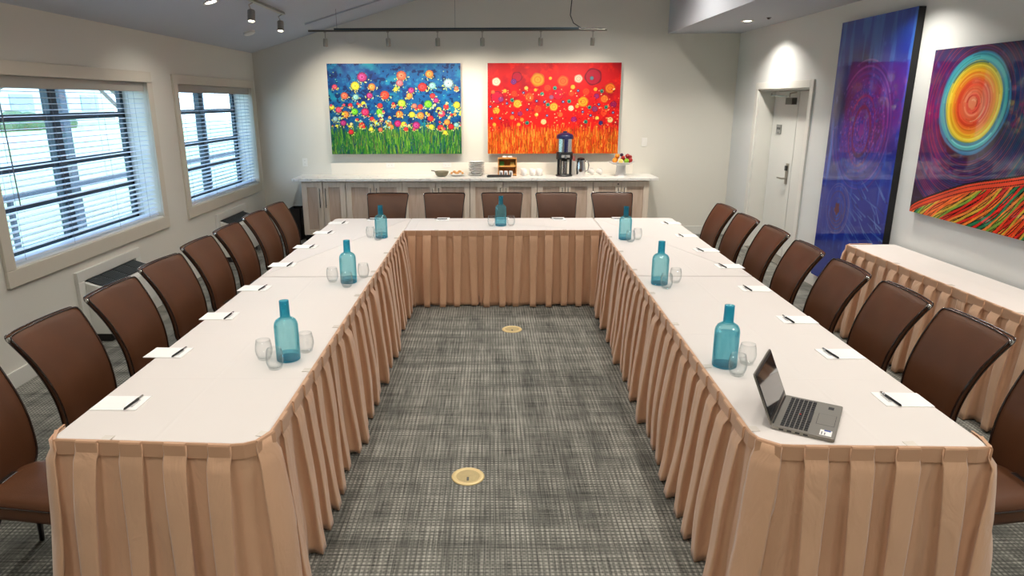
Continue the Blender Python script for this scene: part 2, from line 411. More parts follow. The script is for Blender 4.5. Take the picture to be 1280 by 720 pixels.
def blind(y0, y1, label, cords, wand):
    yc = (y0 + y1) / 2; z1 = WZ1 - .002; xb = XL - .052
    t = thing('window_blind', label, 'blind', (xb, yc, WZ0), 0, None)
    L = Matrix.Translation((-xb, -yc, -WZ0)); a, c = y0 + .012, y1 - .012
    b = MB().box((xb - .035, a, z1 - .055), (xb + .02, c, z1), M['valance'], L); b.build('headrail', t)
    b = MB().box((xb + .024, a - .006, z1 - .085), (xb + .036, c + .006, z1), M['valance'], L); b.build('valance', t, bevel=.003)
    b = MB(); n = 27; zt = z1 - .105; zb = WZ0 + .06
    for i in range(n):
        z = zt + (zb - zt) * i / (n - 1)
        # gently crowned slat, tipped so that its room edge is low
        pts = []
        for k in range(5):
            u = (k / 4 - .5) * .05; pts.append((u, .0018 * (1 - (2 * u / .05) ** 2)))
        vs = []; fs = []; tilt = R(3)
        for yy in (a, c):
            for dz in (0, -.0026):
                for (u, h) in pts:
                    vs.append((xb + u * math.cos(tilt) , yy, z - u * math.sin(tilt) + h + dz))
        q = len(pts)
        for k in range(q - 1):
            fs.append((k, k + 1, 2 * q + k + 1, 2 * q + k)); fs.append((q + k + 1, q + k, 3 * q + k, 3 * q + k + 1))
        fs.append((0, 2 * q, 3 * q, q)); fs.append((q - 1, 2 * q - 1, 4 * q - 1, 3 * q - 1))
        fs.append(tuple(list(range(q)) [::-1] + list(range(q, 2 * q)))); fs.append(tuple(list(range(2 * q, 3 * q)) + list(range(4 * q - 1, 3 * q - 1, -1))))
        b.add(vs, fs, M['slat'], L)
    o = b.build('slats', t, smooth=False)
    MB().box((xb - .027, a, WZ0 + .022), (xb + .027, c, WZ0 + .042), M['slat'], L).build('bottom_rail', t, bevel=.004)
    for yy in cords:
        MB().tube([(xb + .028, yy, zt + .02), (xb + .028, yy, WZ0 + .03)], .0012, M['cord'], 5, L).tube([(xb - .028, yy, zt + .02), (xb - .028, yy, WZ0 + .03)], .0012, M['cord'], 5, L).build('ladder_cord', t)
    if wand:
        MB().tube([(xb + .045, a + .17, z1 - .08), (xb + .05, a + .18, z1 - .9)], .0045, M['cord'], 6, L).build('tilt_wand', t)
    return t

window(1, *W1); window(2, *W2)
blind(*W1, 'white slatted blind on the larger, wider-looking window with a hanging wand', [4.75, 5.35, 6.05, 6.6], True)
blind(*W2, 'white slatted blind on the window closest to the corner by the cabinets', [7.65, 8.3, 8.95, 9.55], False)

# ---- double door set deep in the wall
xd = XR + .205
dr = bpy.data.objects.new('door_1', None); COL.objects.link(dr); dr.location = (xd, (DY0 + DY1) / 2, 0); tag(dr, 'pale double door in a deep recess', kind='structure')
L = Matrix.Translation((-xd, -(DY0 + DY1) / 2, 0))
b = MB(); cw = .085; xc = XR - .02
b.box((xc, DY0 - cw, 0), (XR, DY0, DZ + cw), M['trimw'], L); b.box((xc, DY1, 0), (XR, DY1 + cw, DZ + cw), M['trimw'], L); b.box((xc, DY0, DZ), (XR, DY1, DZ + cw), M['trimw'], L)
b.build('casing', dr, bevel=.004)
b = MB(); b.box((XR, DY0, 0), (xd + .06, DY0 + .02, DZ), M['trimw'], L); b.box((XR, DY1 - .02, 0), (xd + .06, DY1, DZ), M['trimw'], L); b.box((XR, DY0, DZ - .02), (xd + .06, DY1, DZ), M['trimw'], L)
b.build('jamb', dr)
ysp = 8.36
MB().box((xd + .05, DY0 + .02, .01), (xd + .06, DY1 - .02, DZ - .02), M['recess'], L).build('weather_stop', dr)  # near-black sheet that makes the gap between the leaves read as shade
for (a, c) in ((ysp + .005, DY1 - .030), (DY0 + .026, ysp - .005)):
    lf = MB().box((xd, a, .012), (xd + .045, c, DZ - .026), M['door'], L).build('door_leaf', dr, bevel=.003)
    if a > ysp:
        b = MB().box((xd - .012, 8.43, .93), (xd + .002, 8.50, 1.19), M['metal'], L); b.build('lock_plate', lf, bevel=.004)
        b = MB().tube([(xd - .01, 8.465, 1.0), (xd - .055, 8.465, 1.0), (xd - .06, 8.49, 1.0), (xd - .06, 8.6, .998)], .011, M['metal'], 10, L).box((xd - .03, 8.445, 1.1), (xd - .01, 8.485, 1.16), M['black'], L)
        b.build('lever_handle', lf, smooth=True, auto=True)
        b = MB().box((xd - .01, 8.77, 1.53), (xd + .001, 8.91, 1.65), M['plaque'], L)
        for (q, w) in ((8.79, .03), (8.825, .022), (8.855, .034)): b.box((xd - .0115, q, 1.588), (xd - .0095, q + w, 1.615), M['black'], L)
        b.box((xd - .0115, 8.83, 1.54), (xd - .0095, 8.85, 1.556), M['black'], L)
        b.build('door_plaque', lf, bevel=.002)
        b = MB().box((xd - .06, 8.42, 1.90), (xd, 8.60, 1.98), M['darkmetal'], L).tube([(xd - .045, 8.6, 1.995), (xd - .17, 8.78, 2.01), (xd - .06, 9.04, 2.035)], .009, M['metal'], 6, L).tube([(xd - .045, 8.53, 1.995), (xd - .1, 8.4, 2.03), (xd - .04, 8.35, 2.045)], .009, M['metal'], 6, L)
        b.build('door_closer', lf)
MB().box((XR, DY0 + .02, 0), (xd + .05, DY1 - .02, .008), M['metal'], L).build('threshold', dr)

# ---- wall units under the windows
def ptac(y0, y1, label):
    cx = XL + .015; t = thing('wall_air_conditioner', label, 'air conditioner', (cx, (y0 + y1) / 2, 0), 0, None)
    L = Matrix.Translation((-cx, -(y0 + y1) / 2, 0)); x0 = XL; fw = .085
    b = MB(); b.box((x0, y0, 0), (x0 + .03, y0 + fw, .535), M['trimw'], L); b.box((x0, y1 - fw, 0), (x0 + .03, y1, .535), M['trimw'], L); b.box((x0, y0, .535), (x0 + .03, y1, .62), M['trimw'], L)
    b.build('wall_surround', t, bevel=.004)
    ya, yb = y0 + fw, y1 - fw; xo = XL + .215
    b = MB(); Tm = L @ Matrix.Translation((0, yb, 0)) @ Matrix.Rotation(PI / 2, 4, 'X')
    b.prism([(x0, .07), (xo, .07), (xo + .012, .2), (xo, .44), (xo - .012, .455), (x0, .525)], 0, yb - ya, M['trimw'], Tm)
    b.build('housing', t, bevel=.006)
    # sloping outlet grille: four dark panels of fine louvers
    ang = math.atan2(.07, xo - .012 - x0)
    g = MB(); n = 4; w = (yb - ya - .06) / n
    for i in range(n):
        yy = ya + .03 + i * w
        TT = L @ Matrix.Translation((x0 + .015, yy, .5245)) @ Matrix.Rotation(ang, 4, 'Y')
        g.box((0, .006, 0), (.165, w - .006, .003), M['recess'], TT)
        for k in range(10): g.box((.005 + k * .016, .006, .002), (.013 + k * .016, w - .006, .007), M['louver'], TT)
    g.build('outlet_grille', t)
    MB().box((x0, ya + .02, .0), (xo - .05, yb - .02, .07), M['recess'], L).build('plinth', t)  # near-black block stands in for the shaded gap below the housing
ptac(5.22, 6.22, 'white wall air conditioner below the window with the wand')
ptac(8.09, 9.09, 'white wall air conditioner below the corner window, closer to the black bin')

# ---- outlets, switch, disc
def plate(name, label, cat, x, y, z, w, h, kind):
    b = MB().box((-w / 2, -.008, -h / 2), (w / 2, 0, h / 2), M['plastic'])
    t = b.build(name, bevel=.002); t.location = (x, y, z); tag(t, label, cat)
    if kind == 'sockets':
        for sg in (-1, 1):
            cx, cz = (sg * .024, 0) if w > h else (0, sg * .024)
            c = MB().cbox((cx, -.0085, cz), (.026, .003, .026), M['plastic']); f = c.build('socket_face', t)
            for q in (-.005, .005): MB().cbox((cx + q, -.0105, cz), (.002, .002, .009), M['slot']).build('socket_slot', f)
    else:
        f = MB().cbox((0, -.0085, 0), (.033, .003, .066), M['plastic']).build('switch_frame', t); MB().cbox((0, -.0115, .01), (.025, .004, .03), M['plastic']).build('rocker', f)
plate('wall_outlet', 'white wall outlet above the worktop end by the tall-handled cabinet', 'outlet', -2.735, YB, 1.09, .075, .12, 'sockets')
plate('light_switch', 'white light switch on the wall beside the red painting', 'switch', 2.255, YB, 1.365, .08, .125, 'rocker')
b = MB().lathe([(.001, .0), (.075, .0), (.078, .004), (.072, .012), (.06, .013), (.057, .009), (.001, .009)], M['wall'], 32, Matrix.Rotation(PI / 2, 4, 'X'), False)
o = b.build('wall_speaker', smooth=True, auto=True); o.location = (-1.965, YB, 2.82); tag(o, 'round white disc cover high on the wall above the blue painting', 'speaker')

# ------------------------------------------------------------------ exterior
struct('ground_outside', MB().box((-70, -20, -.55), (XL - WT - .02, 90, -.35), M['grass']), 'pale lawn outside the windows')
b = MB().box((-7.5, -2, -.35), (XL - WT - .02, 60, -.32), M['pave']).box((-19, 5, -.35), (-15.8, 80, -.33), M['pave']).box((-34, 5, -.35), (-27, 90, -.33), M['pave'])
struct('path_outside', b, 'pale concrete walks outside the windows')
b = MB().box((-60, 30, -.35), (-48, 88, 7), M['brick'])
for k in range(9):
    for z in (1.0, 4.0): b.box((-47.99, 33 + k * 6, z), (-47.9, 36.5 + k * 6, z + 1.8), M['glassdark'])
struct('exterior_building', b)
spots = [(-7.0, 8.6), (-7.0, 11.2), (-7.0, 13.8), (-7.0, 16.6), (-7.0, 19.6), (-7.0, 23.0)]
pp = MB().box((-.09, -.09, 0), (.09, .09, 2.7), M['post']).box((-.12, -.12, 0), (.12, .12, .12), M['post']).build('porch_post', bevel=.01)
wh = ['seen through the first pane column of the wand window', 'next beyond the wand window mullion', 'in front of the pale lawn', 'seen through the corner window', 'halfway along the porch edge', 'farthest along the porch edge']
for i, (x, y) in enumerate(spots):
    o = pp if i == 0 else pp.copy()
    if i: COL.objects.link(o)
    o.location = (x, y, -.32); tag(o, 'dark timber porch post outside, ' + wh[i], 'post', 'porch posts outside')
o = MB().box((-7.1, 7.5, 2.38), (-6.9, 25, 2.6), M['post']).build('porch_beam', bevel=.01); tag(o, 'dark timber beam carried by the porch posts outside', 'beam')
b = MB().box((-6.86, 7.6, .62), (-6.78, 24, .68), M['post'])
for k in range(5): b.box((-6.85, 9.4 + k * 3.4, -.32), (-6.79, 9.46 + k * 3.4, .62), M['post'])
o = b.build('porch_railing'); tag(o, 'dark low railing running between the porch posts outside', 'railing')

def tree(x, y, h, seed, label):
    rd = random.Random(seed); b = MB()
    def br(p, d, L, r, lv):
        q = p + d * L; mid = (p + q) / 2 + Vector((rd.uniform(-1, 1), rd.uniform(-1, 1), 0)) * L * .05
        b.tube([p, mid, q], [r, r * .85, r * .6], M['bark'], 5)
        if lv == 0: return
        for _ in range(4 if lv > 2 else 3):
            a = rd.uniform(0, 2 * PI); s = rd.uniform(.45, .95)
            nd = (d + Vector((math.cos(a) * s, math.sin(a) * s, rd.uniform(0, .3)))).normalized()
            br(p + d * L * rd.uniform(.6, 1), nd, L * rd.uniform(.55, .8), r * .55, lv - 1)
    br(Vector((0, 0, 0)), Vector((0, 0, 1)), h * .3, h * .022, 5)
    o = b.build('bare_tree'); o.location = (x, y, -.36); tag(o, label, 'tree', 'bare trees on the lawn')
tree(-12, 16, 6.5, 3, 'bare branching tree outside, seen past the mullion of the wand window')
tree(-13.5, 25.5, 7, 5, 'bare branching tree outside, seen through the corner window')
tree(-24, 22, 8, 8, 'bare branching tree far across the lawn beyond the wand window')
b = MB()
for k in range(40):
    b.ball((rng.uniform(-.6, .6), k * 1.1 + rng.uniform(-.3, .3), rng.uniform(.3, .7)), rng.uniform(.8, 1.2), M['hedge'], 8, 6, (1, 1, .9))
o = b.build('hedge', smooth=True); o.location = (-40, 22, -.35); tag(o, 'long evergreen hedge far across the lawn', 'hedge', kind='stuff')

# ------------------------------------------------------------------ tables, cloths, skirts
ZT = .75
TH = .0045
def rounded(poly, r, n=6):
    """round the corners of a ccw polygon; r may be a list"""
    out = []; N = len(poly)
    for i, p in enumerate(poly):
        rr = r[i] if isinstance(r, (list, tuple)) else r
        p = Vector(p); a = (Vector(poly[i - 1]) - p); c = (Vector(poly[(i + 1) % N]) - p)
        if rr <= 0: out.append(tuple(p)); continue
        a.normalize(); c.normalize(); ang = a.angle(c); d = rr / math.tan(ang / 2)
        s, e = p + a * d, p + c * d
        cen = p + (a + c).normalized() * (rr / math.sin(ang / 2))
        a0 = math.atan2(s.y - cen.y, s.x - cen.x); a1 = math.atan2(e.y - cen.y, e.x - cen.x)
        while a1 - a0 > PI: a1 -= 2 * PI
        while a1 - a0 < -PI: a1 += 2 * PI
        for k in range(n + 1): t = a0 + (a1 - a0) * k / n; out.append((cen.x + rr * math.cos(t), cen.y + rr * math.sin(t)))
    return out

def inset(poly, d):
    N = len(poly); out = []
    for i in range(N):
        p = Vector(poly[i]); a = (p - Vector(poly[i - 1])).normalized(); c = (Vector(poly[(i + 1) % N]) - p).normalized()
        n1 = Vector((-a.y, a.x)); n2 = Vector((-c.y, c.x)); n = (n1 + n2).normalized(); out.append(tuple(p + n * (d / max(.3, n.dot(n1)))))
    return out

def table(name, corners, radii, label, clabel, drop):
    """a folding table and the white cloth pulled over it; corners ccw in world xy; drop lists the sides whose cloth hangs"""
    cx = sum(p[0] for p in corners) / 4; cy = sum(p[1] for p in corners) / 4
    loc = [(p[0] - cx, p[1] - cy) for p in corners]
    t = thing(name, label, 'table', (cx, cy, 0), 0, 'folding tables under the cloths')
    o = MB().prism(rounded(inset(loc, .006), [max(.01, r - .006) for r in radii]), ZT - .035, ZT - TH, M['trim']).build('tabletop', t)
    q = inset(loc, .2)
    for (x, y) in q:
        MB().tube([(x, y, .0), (x, y, ZT - .035)], .014, M['darkmetal'], 8).build('leg', t)
    # cloth: a sheet with a softly rolled edge
    P = rounded(loc, radii); n = len(P)
    b = MB(); vs = []; fs = []
    rings = [(.014, ZT), (.005, ZT - .002), (0, ZT - .008), (-.001, ZT - .034)]
    for d, z in rings:
        for p in inset(P, d): vs.append((p[0], p[1], z))
    for i in range(len(rings) - 1):
        for k in range(n): k2 = (k + 1) % n; fs.append(((i + 1) * n + k, (i + 1) * n + k2, i * n + k2, i * n + k))
    fs.append(tuple(range(n)))
    b.add(vs, fs, M['cloth'])
    c = b.build('tablecloth', smooth=True, auto=True, loc=(cx, cy, 0), ang=60)
    tag(c, clabel, 'tablecloth', 'white tablecloths')
    return t

# left arm of the U: two tables end to end, right arm turned a little, cross table at the end
LO, LI = -1.643, -.835
table('folding_table', [(-1.637, 2.235), (-.835, 2.185), (-.838, 4.601), (-1.65, 4.601)], [.035, .1, .01, .01],
      'folding table of the window-side arm, hidden under cloth, beneath the bottle with three glasses', 'white cloth on the near half of the window-side arm', None)
table('folding_table', [(-1.65, 4.611), (-.838, 4.611), (-.845, 7.06), (-1.655, 7.06)], [.01, .01, .01, .05],
      'folding table at the far half of the window-side arm, hidden under cloth', 'white cloth on the far half of the window-side arm', None)
ax, ay = math.sin(R(1.54)), math.cos(R(1.54))
def RP(u, v): return (.975 + u * ay + v * ax, 2.178 - u * ax + v * ay)     # local frame of the right arm
RW = .822
table('folding_table', [RP(0, 0), RP(RW, 0), RP(RW, 2.421), RP(0, 2.421)], [.1, .035, .01, .01],
      'folding table under cloth carrying the laptop', 'white cloth that the laptop stands on', None)
table('folding_table', [RP(0, 2.433), RP(RW, 2.433), RP(RW, 4.885), RP(0, 4.885)], [.01, .01, .05, .01],
      'folding table at the far half of the arm facing the door, hidden under cloth', 'white cloth on the far half of the arm facing the door', None)
table('folding_table', [(-.838, 6.345), (1.082, 6.345), (1.1, 7.058), (-.842, 7.058)], [.01, .01, .01, .01],
      'folding cross table joining the two arms, hidden under cloth', 'white cloth on the cross table in front of five chairs', None)
TX0, TX1, TY0, TY1 = 3.072, 3.492, 2.95, 5.66
table('folding_table', [(TX0, TY0), (TX1, TY0), (TX1, TY1), (TX0, TY1)], [.02, .02, .02, .02],
      'narrow folding side table under cloth against the wall below the swirl painting', 'white cloth on the empty side table along the wall', None)

def path_pts(pts, r):
    """open polyline with rounded corners -> list of points, arc length table"""
    out = [Vector(pts[0])]
    for i in range(1, len(pts) - 1):
        p = Vector(pts[i]); a = (Vector(pts[i - 1]) - p).normalized(); c = (Vector(pts[i + 1]) - p).normalized()
        rr = r[i]
        if rr <= 0: out.append(p); continue
        ang = a.angle(c); d = rr / math.tan(ang / 2); s, e = p + a * d, p + c * d; cen = p + (a + c).normalized() * (rr / math.sin(ang / 2))
        a0 = math.atan2(s.y - cen.y, s.x - cen.x); a1 = math.atan2(e.y - cen.y, e.x - cen.x)
        while a1 - a0 > PI: a1 -= 2 * PI
        while a1 - a0 < -PI: a1 += 2 * PI
        for k in range(9): t = a0 + (a1 - a0) * k / 8; out.append(Vector((cen.x + rr * math.cos(t), cen.y + rr * math.sin(t))))
    out.append(Vector(pts[-1])); return out

def skirt(pts, radii, label, seed, pitch=.165, amp=1.0, clips=.62, bottom=.012):
    """box pleated skirt; the outward side is to the right of the direction of travel"""
    rd = np.random.default_rng(seed)
    P = path_pts(pts, radii); S = [0]
    for i in range(1, len(P)): S.append(S[-1] + (P[i] - P[i - 1]).length)
    T = S[-1]
    def at(s):
        s = min(max(s, 0), T)
        for i in range(1, len(P)):
            if s <= S[i] + 1e-9: break
        d = P[i] - P[i - 1]; f = (s - S[i - 1]) / max(1e-9, d.length); p = P[i - 1] + d * f
        # smoothed normal
        def nrm(j):
            j = min(max(j, 1), len(P) - 1); e = (P[j] - P[j - 1]).normalized(); return Vector((e.y, -e.x))
        n0 = nrm(i); n = (n0 * 1.0 + (nrm(i - 1) * (1 - f) if f < .5 else nrm(i + 1) * f)) ; n.normalize()
        return p, n
    n = max(2, round(T / pitch)); pw = T / n
    base = P[0]
    NV = 22
    cols = []   # each column: function of t in 0..1 (top to bottom) -> (s, o)
    ph = rd.normal(0, 1, (n + 1, 6))
    for k in range(n):
        c = (k + .5) * pw
        a = ph[k]
        # (fraction at top, fraction at bottom, depth selector)
        seq = [(-.50, -.50, .06), (-.36, -.33, .0), (-.22, -.17, -.06), (-.17, -.12, .4), (-.225, -.17, .72), (-.272, -.205, .95), (-.24, -.15, 1.0), (-.1, -.05, .98), (.1, .05, .98), (.24, .15, 1.0), (.272, .205, .95), (.225, .17, .72), (.17, .12, .4), (.22, .17, -.06), (.36, .33, .0)]
        for (ft, fb, dep) in seq:
            cols.append((k, c, ft, fb, dep, a))
    cols.append((n - 1, T, 0, 0, 0, ph[n]))
    vs = []; fs = []
    for j in range(NV + 1):
        t = j / NV; z = ZT - .004 - (ZT - .004 - bottom) * t
        for (k, c, ft, fb, dep, a) in cols:
            e = t * t * (3 - 2 * t)
            s = c + (ft + (fb - ft) * e) * pw
            if not (ft == 0 and dep == 0):
                s += pw * (.085 * a[0] * t + .06 * a[1] * math.sin(2.6 * t + a[4]) * t)
            top = .010; A = top + amp * (.050 + .013 * a[2]) * (t ** .45) if t > .055 else top
            A = max(A, .010)
            o = .004 + A * dep + amp * .028 * (t ** 1.15) + amp * .008 * a[3] * math.sin(PI * t) * dep
            o += amp * .0065 * math.sin(8 * t + 3 * a[5] + dep * 2) * t * (1 - .3 * dep)
            # rounded profile: the recess floor bows outward at the hem
            s = min(max(s, 0), T)
            p, nn = at(s)
            zz = z + (.006 * a[0] * (t > .98))
            vs.append((p.x + nn.x * o - base.x, p.y + nn.y * o - base.y, max(zz, .004)))
    C = len(cols)
    for j in range(NV):
        for i in range(C - 1): fs.append((j * C + i, (j + 1) * C + i, (j + 1) * C + i + 1, j * C + i + 1))
    b = MB().add(vs, fs, M['skirt'])
    o = b.build('table_skirt', smooth=True, loc=(base.x, base.y, 0))
    m = o.modifiers.new('t', 'SOLIDIFY'); m.thickness = .0025; m.offset = -1
    tag(o, label, 'table skirt', 'pleated tan table skirts')
    # stitched band along the top edge, stepping over the pleats
    vs = []; fs = []; ss = []; 
    for k in range(n):
        c = (k + .5) * pw
        for f, dp in ((-.5, 0), (-.245, 0), (-.24, 1), (.24, 1), (.245, 0)): ss.append((c + f * pw, dp))
    ss.append((T, 0))
    hw = .056
    for (s, dp) in ss:
        p, nn = at(s); oo = .0075 + dp * .0085
        for (q, z) in ((0, ZT + .003), (oo + .001, ZT + .004), (oo + .004, ZT - .002), (oo + .0045, ZT - hw), (oo - .001, ZT - hw - .002)):
            vs.append((p.x + nn.x * q - base.x, p.y + nn.y * q - base.y, z))
    for i in range(len(ss) - 1):
        for q in range(4): fs.append((i * 5 + q, i * 5 + q + 1, (i + 1) * 5 + q + 1, (i + 1) * 5 + q))
    MB().add(vs, fs, M['hem']).build('skirt_band', o, smooth=False)
    k = 0; s = clips * .5
    while s < T:
        p, nn = at(s); tg = Vector((-nn.y, nn.x)); ang = math.atan2(tg.y, tg.x)
        MB().box((-.02, -.035, ZT + .0005), (.02, .006, ZT + .0024), M['clip'], Tr(p.x - base.x, p.y - base.y, 0, ang + PI)).build('clip', o)
        s += clips
    return o

# travel so that the visible outward side is on the right
# a run in the +Y direction has its right side at +X; window-side arm: wrap stub, front, inner edge
skirt([(-1.643, 2.34), (-1.637, 2.232), (-.835, 2.182), (-.843, 6.33)], [0, .03, .1, 0],
      'tan pleated skirt around the front end and inner side of the window-side arm', 3)
skirt([(-.832, 6.343), (1.078, 6.343)], [0, 0], 'tan pleated skirt across the cross table at the end of the U', 5, pitch=.15)
p0 = RP(0, 4.15); p1 = RP(0, 0); p2 = RP(RW, 0); p3 = RP(RW, .12)
skirt([p0, p1, p2, p3], [0, .1, .035, 0], 'tan pleated skirt around the front end and inner side of the arm with the laptop', 9)
skirt([(3.3, TY1 + .002), (TX0, TY1), (TX0, TY0), (3.3, TY0)], [0, .02, .02, 0], 'tan pleated skirt on the side table along the wall', 12, pitch=.15)

# ------------------------------------------------------------------ chairs
def make_chair(label, group):
    t = thing('dining_chair', label, 'chair', (0, 0, 0), 0, group)
    # seat: wider at the front, domed, facing +x
    P = rounded([(-.215, -.145), (.225, -.215), (.225, .215), (-.215, .145)], [.09, .05, .05, .09], 5); n = len(P)
    b = MB(); vs = []; fs = []
    rings = [(.03, .372), (.006, .376), (0, .392), (0, .43), (.004, .45), (.018, .464), (.05, .471), (.10, .475), (.16, .476)]
    for d, z in rings:
        for p in P: vs.append((.005 + (p[0] - .005) * (1 - d / .21), p[1] * (1 - d / .2), z))
    for i in range(len(rings) - 1):
        for k in range(n): k2 = (k + 1) % n; fs.append((i * n + k, i * n + k2, (i + 1) * n + k2, (i + 1) * n + k))
    fs.append(tuple(range(n - 1, -1, -1))); fs.append(tuple((len(rings) - 1) * n + k for k in range(n)))
    b.add(vs, fs, M['leather']); b.build('seat', t, smooth=True)
    Q = inset(P, -.002)
    MB().tube([(x, y, .436) for x, y in Q], .004, M['piping'], 6, closed=True).build('seat_piping', t, smooth=True)
    # backrest
    z0, z1, th = .425, .94, .042
    def xc(z): return -.2 - .88 * max(0, z - .5) ** 2 - .1 * max(0, .5 - z) * 0
    def hw(z):
        pts = [(.425, .188), (.6, .198), (.8, .216), (.94, .236)]
        for (a, wa), (c, wc) in zip(pts, pts[1:]):
            if z <= c: return wa + (wc - wa) * (z - a) / (c - a)
        return pts[-1][1]
    zs = [z0, z0 + .004, z0 + .012, z0 + .026, z0 + .045, z0 + .07] + [z0 + .07 + (z1 - .03 - z0 - .07) * k / 14 for k in range(1, 15)] + [z1 - .018, z1 - .008, z1 - .002, z1]
    def corner(z):
        w = hw(z); d0 = z - z0; d1 = z1 - z; cut = 0
        if d0 < .07: cut = max(cut, .07 - math.sqrt(max(0, .07 ** 2 - (.07 - d0) ** 2)))
        if d1 < .022: cut = max(cut, .022 - math.sqrt(max(0, .022 ** 2 - (.022 - d1) ** 2)))
        return w - cut
    NU = 12; vs = []; fs = []
    for z in zs:
        w = corner(z)
        edge = min(1, (z - z0) / .02, (z1 - z) / .02); edge = max(0, edge) ** .5
        for side in (1, -1):
            for k in range(NU + 1):
                u = -1 + 2 * k / NU; fall = (1 - abs(u) ** 6) ** .5
                bow = -.018 * (1 - u * u)          # hollow towards the back
                vs.append((xc(z) + bow + side * (th / 2) * (.45 + .55 * fall * edge), u * w, z))
    C = 2 * (NU + 1)
    for j in range(len(zs) - 1):
        for k in range(NU):
            a = j * C + k; fs.append((a, a + 1, a + 1 + C, a + C))
            a = j * C + NU + 1 + k; fs.append((a + 1, a, a + C, a + 1 + C))
        a = j * C; fs.append((a + NU + 1, a, a + C, a + C + NU + 1))
        a = j * C + NU; fs.append((a, a + NU + 1, a + C + NU + 1, a + C))
    fs.append(tuple(list(range(NU + 1))[::-1] + list(range(NU + 1, C)))); j = (len(zs) - 1) * C
    fs.append(tuple([j + k for k in range(NU + 1)] + [j + C - 1 - k for k in range(NU + 1)]))
    b = MB().add(vs, fs, M['leather']); b.build('backrest', t, smooth=True, auto=True, ang=70)
    # piping loops round the front and the rear edge
    for side in (1, -1):
        loop = []
        for z in zs: loop.append((xc(z) + side * th * .30, corner(z) + .001, z))
        for k in range(1, 8): u = 1 - 2 * k / 8; loop.append((xc(z1) - .018 * (1 - u * u) + side * th * .30, u * corner(z1), z1 + .001))
        for z in zs[::-1]: loop.append((xc(z) + side * th * .30, -corner(z) - .001, z))
        for k in range(1, 8): u = -1 + 2 * k / 8; loop.append((xc(z0) - .018 * (1 - u * u) + side * th * .30, u * corner(z0), z0 - .001))
        MB().tube(loop, .0045, M['piping'], 6, closed=True).build('back_piping', t, smooth=True)
    for s in (-1, 1):
        MB().ball((xc(.925), s * (hw(.925) + .001), .925), .0105, M['chrome'], 8, 6, (1.1, .6, 1.3)).build('corner_stud', t, smooth=True)
    MB().box((-.235, -.05, .39), (-.17, .05, .47), M['chairleg']).build('back_bracket', t, bevel=.008)
    for sx, sy in ((-1, -1), (-1, 1), (1, -1), (1, 1)):
        top = (.17 if sx > 0 else -.165, sy * (.165 if sx > 0 else .105), .375)
        foot = (.2 if sx > 0 else -.28, sy * (.19 if sx > 0 else .235), 0)
        MB().tube([foot, [foot[i] + (top[i] - foot[i]) * .5 for i in range(3)], top], [.011, .015, .02], M['chairleg'], 8).build('leg', t, smooth=True)
    return t

wl = 'brown chair on the window side, '
dl = 'brown chair on the door side, '
bl = 'brown chair behind the cross table, '
LCH = [(-1.80, 2.43, 0, 'its seat showing at the table end'),
       (-1.79, 3.03, -3, 'second from the table end, facing the three-glass bottle'),
       (-1.80, 3.65, -2, 'third from the table end, before the wall air conditioner'),
       (-1.825, 4.27, -5, 'fourth from the table end, left of the cloth seam'),
       (-1.85, 4.92, -2, 'fourth from the corner bin'),
       (-1.85, 5.51, -2, 'third from the corner bin'),
       (-1.855, 6.18, -4, 'second from the corner bin'),
       (-1.84, 6.75, -3, 'last of the row, beside the black bin')]
RCH = [(1.965, 2.41, 180, 'its seat showing at the table end'),
       (1.925, 3.0, 179, 'beside the laptop, in front of the side table skirt'),
       (1.91, 3.54, 177, 'third from the laptop end of the row'),
       (1.905, 4.11, 177, 'in front of the far end of the side table'),
       (1.925, 4.72, 177, 'in front of the tall blue painting'),
       (1.955, 5.35, 179, 'third from the bare back wall'),
       (1.95, 5.95, 180, 'second from the bare back wall'),
       (1.965, 6.56, 181, 'last of the row, beside the bare back wall')]
BCH = [(-1.17, 7.265, -90, 'nearest the window, below the blue painting'), (-.525, 7.265, -90, 'second from the window side'),
       (.133, 7.265, -90, 'in the middle, behind the bottle with two glasses'), (.752, 7.26, -90, 'in front of the coffee urn'),
       (1.385, 7.26, -90, 'closest to the fruit stand')]
first = None
for lst, pre, grp in ((LCH, wl, 'chairs along the window side'), (RCH, dl, 'chairs along the door side'), (BCH, bl, 'chairs behind the cross table')):
    for (x, y, rz, lb) in lst:
        if first is None:
            first = make_chair(pre + lb, grp); o = first; o.location = (x, y, 0); o.rotation_euler = (0, 0, R(rz))
        else: o = dup(first, (x, y, 0), R(rz), pre + lb, grp)

